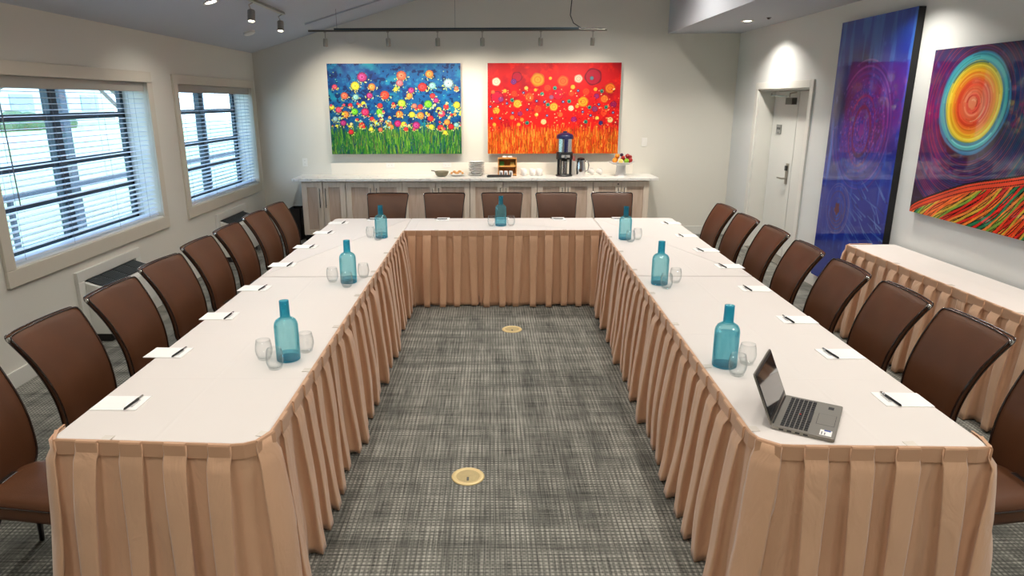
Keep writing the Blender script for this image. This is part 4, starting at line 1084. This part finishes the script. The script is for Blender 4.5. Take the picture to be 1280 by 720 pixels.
seq = [(1.0, (34, 120, 170)), (.95, (40, 170, 190)), (.9, (70, 195, 200)), (.84, (36, 140, 170)), (.79, (196, 206, 90)), (.75, (246, 222, 70)), (.68, (250, 196, 50)), (.6, (248, 150, 44)), (.52, (240, 108, 40)), (.46, (232, 78, 44)), (.36, (240, 110, 70)), (.28, (246, 128, 90)), (.2, (240, 96, 74)), (.12, (246, 150, 110))]
for f, c in seq: A.disc(cx + rs.normal(0, 1), cy + rs.normal(0, 1), RR * f, RR * f * 1.0, c, 2, .012, 5, f * 20)
for k in range(90):
    f = rs.uniform(.05, .98); i = [j for j, (g, _) in enumerate(seq) if g >= f][-1]; c = np.array(seq[i][1]); c = np.clip(c + rs.normal(0, 34), 0, 255)
    a0 = rs.uniform(-PI, PI * .5); A.ring(cx, cy, RR * f, RR * f, rs.uniform(.6, 1.6), tuple(c), .8, a0, a0 + rs.uniform(.8, 3))
# hill of flowing bands
hill = H_ * (.965 - .44 * np.clip(A.X / W_, 0, 1) ** .68) + 1.5 * np.sin(A.X / 30)
m = A.Y > hill
dd = A.Y - hill; flow = A.X * (.30 + .22 * A.X / W_) + dd * .92 + 7 * np.sin((A.X - A.Y) / 46)
along = A.X * .8 - A.Y * .6
band = flow / 6.6; band = band + .42 * np.sin(along / 17 + np.floor(band) * 2.4) * np.sin(along / 41 + 1)
idx = np.floor(band).astype(int); pal = np.array([(226, 60, 34), (240, 110, 44), (50, 150, 84), (236, 80, 40), (214, 176, 60), (226, 46, 36), (240, 130, 50), (40, 128, 84), (130, 170, 64), (234, 92, 40), (222, 50, 34), (244, 140, 60)]) / 255.
prm = np.random.default_rng(5).integers(0, len(pal), 400)
colr = pal[prm[(idx + 150) % 400]]; colr = colr * (.85 + .3 * n2[..., None]); edge = np.abs(band - np.floor(band) - .5) > .40
edge = np.abs(band - np.floor(band) - .5) > .37; colr[edge] = (.05, .03, .04); top = (A.Y - hill) < 3; 
band2 = (A.Y - hill) / 7; tp = (A.Y - hill) < 16
colr[tp] = np.where((np.abs(band2 - np.floor(band2) - .5) > .4)[..., None], np.array([.06, .03, .04]), np.array([232, 72, 40])[None, None] / 255. * (.85 + .3 * n1[..., None]))[tp]
A.a[m] = colr[m]; A.a[top & m] = (.08, .05, .05)
canvas('swirl_painting', A, 1.93, 1.262, .045, paint_mat('swirl_resin_paint', .3, .9, .1), M['canvas'], 'glossy painting of a bright rainbow swirl over a striped hill, above the side table', (XR - .002, 5.51 - 1.93, 1.062), 'right')

# ------------------------------------------------------------------ things on the tables
def bottle(loc, label, fill=.5):
    t = thing('glass_bottle', label, 'bottle', loc, 0, 'teal water bottles on the tables')
    r = .0565
    out = [(r - .002, .003), (r, .010), (r, .172), (r - .003, .187), (r - .010, .200), (r - .022, .209), (.0245, .213)]
    inn = [(.0225, .2115), (r - .024, .206), (r - .013, .197), (r - .0065, .185), (r - .0035, .172), (r - .0035, .012)]
    MB().lathe(out + inn, M['teal'], 32, None, False).build('bottle_glass', t, smooth=True)
    MB().lathe([(.0245, .2132), (.0235, .217), (.0225, .29), (.0225, .296), (.0195, .296), (.0195, .216)], M['tealdeep'], 24, None, False).build('neck', t, smooth=True)
    MB().lathe([(.001, 0), (r - .006, 0), (r - .001, .0028), (r - .004, .0115), (r - .012, .007), (.001, .0065)], M['tealdeep'], 32, None, False).build('thick_base', t, smooth=True)
    zt = .0068 + fill * .165
    MB().lathe([(.001, .0072), (r - .0125, .0077), (r - .0042, .0125), (r - .0042, zt), (.001, zt)], M['water'], 32, None, False).build('water', t, smooth=True, auto=True)
    return t
BT = [(-.978, 3.02, 'teal glass bottle on the window-side arm among three tumblers, first from the front', .15), (-.977, 4.441, 'teal glass bottle on the window-side arm by the cloth seam', .18), (-.997, 6.009, 'teal glass bottle at the inner corner of the window-side arm', .22),
      (.104, 6.603, 'teal glass bottle between two tumblers in the middle of the cross table', .5), (1.096, 2.927, 'teal glass bottle nearest to the laptop, almost full', .95), (1.146, 4.379, 'teal glass bottle midway along the arm facing the door', .2), (1.209, 5.905, 'teal glass bottle at the inner corner of the arm facing the door', .2)]
for (x, y, lb, f) in BT: bottle((x, y, ZT + .0003), lb, f)
def tumbler(loc, label):
    out = [(.001, 0), (.024, 0), (.030, .004), (.0385, .03), (.041, .05), (.0385, .075), (.033, .1)]
    inn = [(.0318, .1), (.0372, .075), (.0397, .05), (.0372, .031), (.028, .010), (.001, .008)]
    o = MB().lathe(out + inn, M['clear'], 28, None, False).build('stemless_glass', smooth=True); o.location = loc
    tag(o, label, 'glass', 'clear stemless glasses'); return o
g0 = None
GL = [(-1.095, 3.02, 'clear stemless glass on the window-side of the front bottle'), (-1.005, 2.90, 'clear stemless glass in front of the first window-side bottle'), (-.92, 3.12, 'clear stemless glass half hidden behind the first window-side bottle'),
      (-1.093, 4.463, 'clear stemless glass between cloth seam and the middle window-side bottle'), (-.965, 4.325, 'clear stemless glass in front of the middle window-side bottle'), (-.9, 4.58, 'clear stemless glass behind the middle window-side bottle'),
      (-1.10, 6.02, 'clear stemless glass beside the window-side corner bottle'), (-1.01, 5.90, 'clear stemless glass in front of the window-side corner bottle'),
      (.012, 6.605, 'clear stemless glass on the window side of the cross table bottle'), (.205, 6.60, 'clear stemless glass on the door side of the cross table bottle'),
      (1.21, 2.95, 'clear stemless glass standing between bottle and laptop'), (1.115, 2.815, 'clear stemless glass in front of the nearly full bottle'), (1.265, 4.42, 'clear stemless glass beside the middle bottle facing the door'), (1.165, 4.27, 'clear stemless glass in front of the middle bottle facing the door'),
      (1.32, 5.90, 'clear stemless glass beside the door-side corner bottle'), (1.235, 5.79, 'clear stemless glass in front of the door-side corner bottle')]
for (x, y, lb) in GL:
    if g0 is None: g0 = tumbler((x, y, ZT + .0003), lb)
    else:
        o = g0.copy(); COL.objects.link(o); o.location = (x, y, ZT + .0003); o['label'] = lb

def pad(loc, rz, label):
    """white notepad with a printed foot strip; lies with its top edge towards the sitter's left"""
    b = MB().box((-.095, -.066, 0), (.095, .066, .0035), M['paper'])
    for k in range(4): b.box((.055 + k * .004, -.04, .0035), (.0565 + k * .004, .03, .0037), M['ink'])
    o = b.build('notepad'); o.location = loc; o.rotation_euler = (0, 0, rz); tag(o, label, 'notepad', 'white notepads on the tables'); return o
def pen(loc, rz, label):
    t = thing('ballpoint_pen', label, 'pen', loc, rz, 'black pens on the notepads')
    MB().tube([(0, -.068, .0045), (0, -.06, .0045), (0, .03, .0045), (0, .035, .0045)], [.0015, .0048, .0052, .0048], M['penb'], 8).build('barrel', t, smooth=True)
    MB().tube([(0, .034, .0045), (0, .068, .0045)], .0042, M['chrome'], 8).build('cap', t, smooth=True)
    MB().box((-.0012, .028, .008), (.0012, .064, .0095), M['chrome']).build('clip', t)
    return t
seatL = ['by the front corner of the window-side arm', 'second along the window-side arm', 'third along the window-side arm', 'fourth along the window-side arm, before the cloth seam', 'fifth along the window-side arm, beyond the cloth seam', 'sixth along the window-side arm', 'seventh along the window-side arm', 'last on the window-side arm, by the far corner']
seatR = [s.replace('window-side arm', 'arm facing the door') for s in seatL]
PL = [(-1.53, 2.53), (-1.60, 3.105), (-1.545 - .03, 3.69), (-1.575, 4.29), (-1.585, 4.95), (-1.585, 5.61), (-1.58, 6.25), (-1.56, 6.77)]
PR = [(1.706, 2.55), (1.712, 3.068), (1.735, 3.60), (1.745, 4.25), (1.79, 4.87), (1.79, 5.43), (1.80, 6.045), (1.83, 6.70)]
PLx = [-.52, -.59, -.565, -.565, -.575, -.58, -.57, -.55]
pm = None
def put_pad(x, y, rz, lb):
    global pm
    if pm is None: pm = pad((x, y, ZT + .0002), rz, lb)
    else:
        o = pm.copy(); COL.objects.link(o); o.location = (x, y, ZT + .0002); o.rotation_euler = (0, 0, rz); o['label'] = lb
pn = None
def put_pen(x, y, rz, lb):
    global pn
    if pn is None: pn = pen((x, y, ZT + .0040), rz, lb)
    else: dup(pn, (x, y, ZT + .0040), rz, lb)
for i, (x, y) in enumerate(PL):
    j = random.uniform(-3, 3); put_pad(x, y, R(j), 'white notepad ' + seatL[i]); put_pen(x + .055, y - .005, R(j - 3), 'black pen on the notepad ' + seatL[i])
for i, (x, y) in enumerate(PR):
    j = random.uniform(-3, 3); put_pad(x, y, R(180 + j), 'white notepad ' + seatR[i]); put_pen(x - .05, y - .005, R(j + 6), 'black pen on the notepad ' + seatR[i])
PB = [(-1.22, 'before the window-end chair of the cross table'), (-.50, 'second on the cross table from the windows'), (.13, 'behind the cross table bottle'), (.72, 'fourth on the cross table from the windows'), (1.36, 'at the door end of the cross table')]
for x, s in PB:
    put_pad(x, 6.975, R(-90), 'white notepad ' + s); put_pen(x - .02, 6.96, R(86), 'black pen on the notepad ' + s)

# ---- laptop
lx, ly, la = 1.06, 2.295, R(-31.5)     # rear near corner; x_local runs from hinge to front edge
B0 = Vector((1.058, 2.299)); B1 = Vector((1.235, 2.583)); F0 = Vector((1.246, 2.188))
ey = (B1 - B0).normalized(); wdt = .320; ex = Vector((ey.y, -ey.x)); dep = .218
ang = math.atan2(ex.y, ex.x)
t = thing('laptop', 'open warm grey laptop with dark screen on the front corner of the table', 'laptop', (B0.x, B0.y, ZT + .0008), ang)
MB().prism(rounded([(0, 0), (dep, 0), (dep, wdt), (0, wdt)], .008, 4), .002, .016, M['alu']).build('base', t, bevel=.0015)
b = MB(); rows = 6; kx0, kx1 = .03, .128; ky0, ky1 = .016, wdt - .016
MB().box((kx0 - .004, ky0 - .004, .0155), (kx1 + .002, ky1 + .004, .0163), M['alu']).build('keyboard_well', t)
for r_ in range(rows):
    ncol = 14; rw = (kx1 - kx0) / rows
    for c_ in range(ncol):
        cwid = (ky1 - ky0) / ncol
        if r_ == rows - 1 and 4 <= c_ <= 8:
            if c_ == 4: b.box((kx0 + r_ * rw + .001, ky0 + 4 * cwid + .001, .0163), (kx0 + (r_ + 1) * rw - .0015, ky0 + 9 * cwid - .001, .0182), M['keys'])
            continue
        b.box((kx0 + r_ * rw + .001, ky0 + c_ * cwid + .001, .0163), (kx0 + (r_ + 1) * rw - .0025, ky0 + (c_ + 1) * cwid - .0035, .0182), M['keys'])
b.build('keys', t)
MB().lathe([(.001, 0), (.004, 0), (.0035, .003), (.001, .0035)], M['red'], 10, Tr((kx0 + kx1) / 2 + .004, wdt * .47, .0175), False).build('pointing_stick', t)
MB().box((.145, wdt / 2 - .055, .0158), (.205, wdt / 2 + .045, .0164), M['alu']).box((.1435, wdt / 2 - .0565, .0157), (.2065, wdt / 2 + .0465, .0161), M['bezel']).build('trackpad', t)
MB().box((.165, .015, .0160), (.205, .062, .0165), M['paper']).box((.178, .052, .0165), (.2, .062, .0168), M['blue']).box((.17, .02, .0165), (.174, .045, .0167), M['ink']).box((.18, .02, .0165), (.184, .04, .0167), M['ink']).build('sticker', t)
MB().box((.17, wdt - .06, .0160), (.19, wdt - .035, .0166), M['keys']).build('fingerprint_reader', t)
b = MB()
for k in range(4): b.box((.03 + k * .028, -.0006, .005), (.046 + k * .028, .001, .011), M['bezel'])
b.build('port', t)
# lid leans back past upright
lean = R(113) - PI / 2
TL = Tr(.004, 0, .017) @ Matrix.Rotation(-lean, 4, 'Y')
ld = MB().prism([(0, 0), (0, 0)] and rounded([(.0, .0), (.205, 0), (.205, wdt), (0, wdt)], [.001, .01, .01, .001], 4), 0, .006, M['alu'], TL @ Matrix.Rotation(-PI / 2, 4, 'Y')).build('lid', t)
MB().box((.0001, .006, .012), (.0018, wdt - .006, .2), M['bezel'], TL).build('bezel', ld)
MB().box((.0016, .012, .026), (.0026, wdt - .012, .190), M['screen'], TL).build('screen', ld)
MB().tube([(.003, .02, .014), (.003, wdt - .02, .014)], .006, M['bezel'], 8).build('hinge', t, smooth=True)

# ---- brass floor caps
for (x, y, lb) in ((-.124, 3.195, 'round brass floor outlet cover nearer the open front of the U'), (.189, 5.598, 'round brass floor outlet cover near the cross table')):
    t = thing('floor_outlet', lb, 'floor outlet', (x, y, 0), 0, 'brass floor outlet covers')
    MB().lathe([(.062, .0), (.088, 0), (.0895, .003), (.084, .0075), (.066, .008), (.062, .004)], M['brass'], 40, None, False).build('rim', t, smooth=True)
    MB().lathe([(.001, .0), (.0625, 0), (.0625, .005), (.001, .0055)], M['brassin'], 40, None, False).build('cover', t, smooth=True, auto=True)
    MB().box((-.006, -.045, .005), (.006, -.012, .007), M['slot']).build('latch', t)

# ------------------------------------------------------------------ things on the worktop
CZ = .9103
t = thing('serving_bowl', 'olive stoneware serving bowl with a ladle on the worktop', 'bowl', (-.70, 9.70, CZ))
MB().lathe([(.001, 0), (.06, 0), (.085, .02), (.10, .055), (.104, .072), (.098, .072), (.092, .055), (.078, .024), (.001, .02)], M['bowl'], 28, None, False).build('bowl_body', t, smooth=True)
MB().lathe([(.001, .058), (.07, .056), (.09, .05)], M['food'], 24, None, False).build('contents', t, smooth=True)
MB().tube([(-.05, -.02, .062), (-.13, -.05, .085), (-.145, -.055, .086)], [.008, .006, .007], M['black'], 8).build('spoon', t, smooth=True)
t = thing('pastry_plate', 'shallow white plate on the worktop, holding golden pastries', 'plate', (-.48, 9.75, CZ))
MB().lathe([(.001, 0), (.06, 0), (.10, .014), (.12, .026), (.117, .028), (.09, .018), (.001, .008)], M['white'], 28, None, False).build('plate_body', t, smooth=True)
rs = random.Random(4)
for k in range(5):
    a = rs.uniform(0, 6.28); x, y = (k - 2) * .035, rs.uniform(-.03, .03)
    pts = [(-.035, 0, .0), (-.015, .008, .008), (.01, .008, .008), (.035, 0, 0)]
    o = MB().tube(pts, [.006, .018, .018, .006], M['pastry'], 8, None).build('pastry', smooth=True)
    o.location = (-.48 + x, 9.75 + y, CZ + .034 + (.018 if k in (1, 3) else 0)); o.rotation_euler = (0, 0, a)
    tag(o, 'golden pastry on the shallow white plate', 'pastry', 'pastries on the plate')
pl = None
pos = ['at the bottom of the stack', 'second from the bottom of the stack', 'third from the bottom of the stack', 'fourth from the bottom of the stack', 'fifth from the bottom of the stack', 'sixth from the bottom of the stack', 'seventh from the bottom of the stack', 'on top of the stack']
for k in range(8):
    b = MB().lathe([(.001, 0), (.06, 0), (.064, .004), (.105, .02), (.118, .026), (.115, .0285), (.1, .024), (.06, .009), (.001, .007)], M['white'], 30, None, False) if pl is None else None
    if pl is None: o = pl = b.build('dinner_plate', smooth=True)
    else: o = pl.copy(); COL.objects.link(o)
    o.location = (-.2 + random.uniform(-.003, .003), 9.78, CZ + k * .0255); tag(o, 'white dinner plate on the worktop, ' + pos[k], 'plate', 'stacked white plates')
t = thing('slate_tray', 'flat dark tray with raised rim in front of the tea rack', 'tray', (.125, 9.56, CZ))
MB().prism(rounded([(-.17, -.06), (.17, -.06), (.17, .06), (-.17, .06)], .02, 4), 0, .012, M['plaque']).build('tray_base', t, bevel=.002)
MB().tube([(x, y, .018) for x, y in rounded([(-.168, -.058), (.168, -.058), (.168, .058), (-.168, .058)], .02, 4)], .009, M['black'], 6, closed=True).build('tray_rim', t, smooth=True)
# tea rack
t = thing('tea_rack', 'honey wood tea rack with two tiers beside the plates', 'rack', (.245, 9.78, CZ))
b = MB(); w, d, h = .27, .16, .25
b.box((-w / 2, -d / 2, 0), (-w / 2 + .012, d / 2, h), M['rackwood']); b.box((w / 2 - .012, -d / 2, 0), (w / 2, d / 2, h), M['rackwood']); b.box((-w / 2, d / 2 - .01, 0), (w / 2, d / 2, h), M['rackwood'])
b.build('rack_frame', t, bevel=.002)
for z in (.0, .115, h - .02): MB().box((-w / 2 + .012, -d / 2, z), (w / 2 - .012, d / 2 - .01, z + .012), M['rackwood']).box((-w / 2 + .012, -d / 2, z), (w / 2 - .012, -d / 2 + .008, z + .034), M['rackwood']).build('rack_shelf', t)
def packet(dx, dz, dd, m, lb, nn='tea_packets'):
    b = MB()
    for k in range(5): b.box((-.03, k * .014 - .035, 0), (.03, k * .014 - .026, dd), m, None)
    o = b.build(nn); o.location = (.245 + dx, 9.78, CZ + dz); tag(o, lb, 'tea packets')
packet(-.075, .128, .075, M['teagreen'], 'green tea packets in the upper tier of the wooden rack'); packet(.075, .128, .06, M['teayellow'], 'yellow tea packets in the upper tier of the wooden rack')
packet(-.04, h - .008, .035, M['paper'], 'white sugar packets on top of the wooden rack, towards the plates', 'sugar_packets'); packet(.04, h - .008, .035, M['paper'], 'white sugar packets on top of the wooden rack, towards the mugs', 'sugar_packets')
jar = None
for k, (x, lb) in enumerate(((-.09, 'small white jar at the foot of the tea rack, towards the plates'), (-.02, 'small white jar in the middle of the foot of the tea rack'), (.05, 'small white jar at the foot of the tea rack, towards the mugs'))):
    if jar is None: o = jar = MB().lathe([(.001, 0), (.024, 0), (.027, .01), (.027, .07), (.022, .08), (.001, .08)], M['white'], 18, None, False).build('condiment_jar', smooth=True, auto=True); MB().box((-.01, -.0285, .015), (.01, -.024, .06), M['slot']).build('jar_window', o)
    else: o = dup(jar)
    o.location = (.245 + x, 9.655, CZ); tag(o, lb, 'jar', 'small jars by the tea rack')
def cup(name, r, h, sq=False):
    b = MB().lathe([(.001, 0), (r * .82, 0), (r * .9, .004), (r, h), (r - .004, h), (r * .84, .009), (.001, .008)], M['white'], 8 if sq else 24, None, False)
    o = b.build(name, smooth=not sq)
    MB().tube([(r * .93, 0, h * .78), (r * 1.35, 0, h * .74), (r * 1.45, 0, h * .5), (r * 1.25, 0, h * .28), (r * .86, 0, h * .24)], .0045, M['white'], 7).build('handle', o, smooth=True)
    return o
MG = [(.49, 9.70, 'white mug alone beside the tea rack'), (.615, 9.70, 'white mug, middle of the front three'), (.715, 9.70, 'white mug closest to the coffee urn in the front row'), (.48, 9.83, 'white mug behind the one beside the tea rack'), (.605, 9.83, 'white mug in the back row, middle'), (.70, 9.83, 'white mug in the back row nearest the urn')]
m0 = None
for x, y, lb in MG:
    if m0 is None: o = m0 = cup('mug', .04, .095)
    else: o = dup(m0)
    o.location = (x, y, CZ); o.rotation_euler = (0, 0, R(random.uniform(-110, -60))); tag(o, lb, 'mug', 'white mugs by the tea rack')
# coffee urn
t = thing('coffee_urn', 'tall steel and black coffee urn on the worktop', 'coffee urn', (1.06, 9.68, CZ))
r = .118
MB().lathe([(.001, .0), (r * 1.0, 0), (r * 1.02, .012), (r * .96, .022), (.001, .022)], M['black'], 30, None, False).build('base_plate', t, smooth=True, auto=True)
b = MB()
b.tube([(0, .07, .02), (0, .07, .25)], .052, M['black'], 20)
for s in (-1, 1): b.tube([(s * .085, -.035, .02), (s * .085, -.035, .25)], .02, M['black'], 10)
b.build('stand', t, smooth=True, auto=True)
MB().tube([(0, .02, .022), (0, .02, .21)], .032, M['chrome'], 16).build('drip_column', t, smooth=True, auto=True)
MB().lathe([(.001, .24), (r * .98, .24), (r, .25), (r, .34), (r * .97, .345), (.001, .345)], M['black'], 30, None, False).build('collar', t, smooth=True, auto=True)
MB().lathe([(.001, .345), (r * .96, .345), (r * .96, .525), (.001, .525)], M['chrome'], 30, None, False).build('tank', t, smooth=True, auto=True)
MB().lathe([(.001, .525), (r * 1.02, .525), (r * 1.02, .565), (r * .9, .585), (r * .45, .605), (.03, .61), (.03, .63), (.001, .632)], M['navy'], 30, None, False).build('lid', t, smooth=True, auto=True)
MB().box((-.02, -.125, .345), (.02, -.108, .535), M['navy']).build('sight_gauge', t, bevel=.004)
MB().tube([(0, -.11, .29), (0, -.17, .29), (0, -.175, .26)], .016, M['chrome'], 12).box((-.06, -.15, .27), (.06, -.115, .31), M['chrome']).build('tap', t, bevel=.004)
# steel pitcher
t = thing('steel_pitcher', 'brushed steel pitcher with black lid beside the coffee urn', 'pitcher', (1.30, 9.70, CZ))
MB().lathe([(.001, 0), (.062, 0), (.066, .01), (.07, .1), (.06, .2), (.055, .225), (.001, .225)], M['chrome'], 26, None, False).build('pitcher_body', t, smooth=True, auto=True)
MB().lathe([(.001, .225), (.056, .225), (.05, .25), (.02, .262), (.001, .262)], M['black'], 22, None, False).box((-.02, -.07, .235), (.02, -.04, .25), M['black']).build('pitcher_lid', t, smooth=True, auto=True)
MB().tube([(.058, 0, .205), (.10, 0, .2), (.115, 0, .15), (.105, 0, .08), (.067, 0, .06)], .007, M['chrome'], 8).build('handle', t, smooth=True)
t = thing('stir_stick_holder', 'narrow white holder with red stir sticks between urn and pitcher', 'holder', (1.215, 9.83, CZ))
MB().lathe([(.001, 0), (.02, 0), (.022, .2), (.001, .2)], M['white'], 14, None, False).build('holder_cup', t, smooth=True, auto=True)
for k in range(4): MB().tube([((k - 1.5) * .008, 0, .19), ((k - 1.5) * .012, 0, .275)], .003, M['red'], 5).build('stir_stick', t)
# cups lying on their sides
c0 = None
for x, y, lb in ((1.50, 9.76, 'white cup tipped on its side next to the pitcher'), (1.62, 9.76, 'white cup tipped on its side nearer the fruit stand')):
    if c0 is None: o = c0 = cup('tipped_cup', .036, .085)
    else: o = dup(c0)
    o.location = (x, y, CZ + .035); o.rotation_euler = (R(12), R(-64), R(-30)); tag(o, lb, 'cup', 'tipped cups by the pitcher')
# fruit stand
t = thing('cake_stand', 'white pedestal cake stand heaped with fruit', 'cake stand', (1.87, 9.66, CZ))
MB().lathe([(.001, 0), (.095, 0), (.09, .01), (.078, .02), (.066, .08), (.064, .14), (.072, .165), (.001, .168)], M['white'], 30, None, False).build('pedestal', t, smooth=True, auto=True)
MB().lathe([(.001, .166), (.12, .168), (.165, .185), (.185, .198), (.18, .202), (.15, .19), (.001, .178)], M['white'], 34, None, False).build('dish', t, smooth=True)
fr = [('orange', M['orange'], .038, (-.10, -.04, .0)), ('orange', M['orange'], .038, (-.075, .05, .005)), ('orange', M['orange'], .036, (-.06, 0, .062)), ('lemon', M['lemon'], .034, (-.02, -.075, .0)), ('green_apple', M['green'], .036, (.06, -.07, .0)), ('red_apple', M['apple'], .037, (.12, -.02, .004)), ('red_apple', M['apple'], .037, (.09, .05, .002)),
      ('red_apple', M['apple'], .036, (.02, .0, .022)), ('plum', M['plum'], .026, (.0, -.01, .088)), ('strawberry', M['berry'], .022, (.02, -.045, .062)), ('red_apple', M['apple'], .034, (.085, -.005, .065)), ('red_apple', M['apple'], .03, (.13, .035, .05))]
fl = ['orange at the rim of the fruit stand towards the urn', 'orange at the back of the fruit stand', 'orange resting on top of the other oranges', 'pale yellow lemon at the front of the fruit stand', 'green apple at the front of the fruit stand', 'red apple at the door-side rim of the fruit stand', 'red apple at the back of the fruit stand', 'red apple in the middle of the heap', 'dark plum crowning the heap of fruit', 'red strawberry above the lemon', 'red apple on the upper layer of the heap', 'small red apple at the back edge of the upper layer']
for (nmn, mm, r_, p), lb in zip(fr, fl):
    b = MB(); b.ball((0, 0, 0), r_, mm, 14, 10, (1, 1, .93)); o = b.build(nmn, smooth=True); o.location = (1.87 + p[0], 9.66 + p[1], CZ + .186 + r_ * .93 + p[2]); tag(o, lb, 'fruit', 'fruit on the cake stand')
    if 'apple' in nmn or nmn in ('orange', 'plum'): MB().tube([(0, 0, r_ * .85), (.003, 0, r_ * 1.15)], .002, M['bark'], 5).build('stem', o)

# ------------------------------------------------------------------ world, camera, view
w = bpy.data.worlds.new('overcast'); SC.world = w; w.use_nodes = True
nt = w.node_tree; bg = nt.nodes['Background']
tc = nt.nodes.new('ShaderNodeTexCoord'); sx = nt.nodes.new('ShaderNodeSeparateXYZ'); cr = nt.nodes.new('ShaderNodeValToRGB')
nt.links.new(tc.outputs['Generated'], sx.inputs[0]); nt.links.new(sx.outputs['Z'], cr.inputs['Fac']); nt.links.new(cr.outputs['Color'], bg.inputs['Color'])
e = cr.color_ramp.elements; e[0].color = (.62, .80, 1, 1); e[1].color = (.48, .72, 1, 1); e[1].position = .7
bg.inputs['Strength'].default_value = 5.5

cam = bpy.data.cameras.new('camera'); co = bpy.data.objects.new('camera', cam); COL.objects.link(co)
Rv = Vector((0.99999057, 0.00278106, -0.00333455)); U = Vector((0.00248033, 0.2644687, 0.96439108)); F = Vector((-0.00356391, 0.96439026, -0.26445931))
m = Matrix.Identity(4)
for i in range(3): m[i][0], m[i][1], m[i][2] = Rv[i], U[i], -F[i]
m[2][3] = 1.9518
co.matrix_world = m
cam.sensor_fit = 'HORIZONTAL'; cam.sensor_width = 36; cam.lens = 834.58 / 1280 * 36
cam.shift_x = 29.78 / 1280; cam.shift_y = -4.655 / 1280
cam.clip_start = .05; cam.clip_end = 300
SC.camera = co
vs_ = SC.view_settings; SC.display_settings.display_device = 'sRGB'
vs_.view_transform = 'Standard'; vs_.look = 'None'; vs_.gamma = 1; vs_.use_curve_mapping = False; vs_.exposure = 0.12
SC.cycles.use_denoising = True
SC.cycles.max_bounces = 10; SC.cycles.transmission_bounces = 8; SC.cycles.transparent_max_bounces = 12; SC.cycles.diffuse_bounces = 4
SC.cycles.sample_clamp_indirect = 6
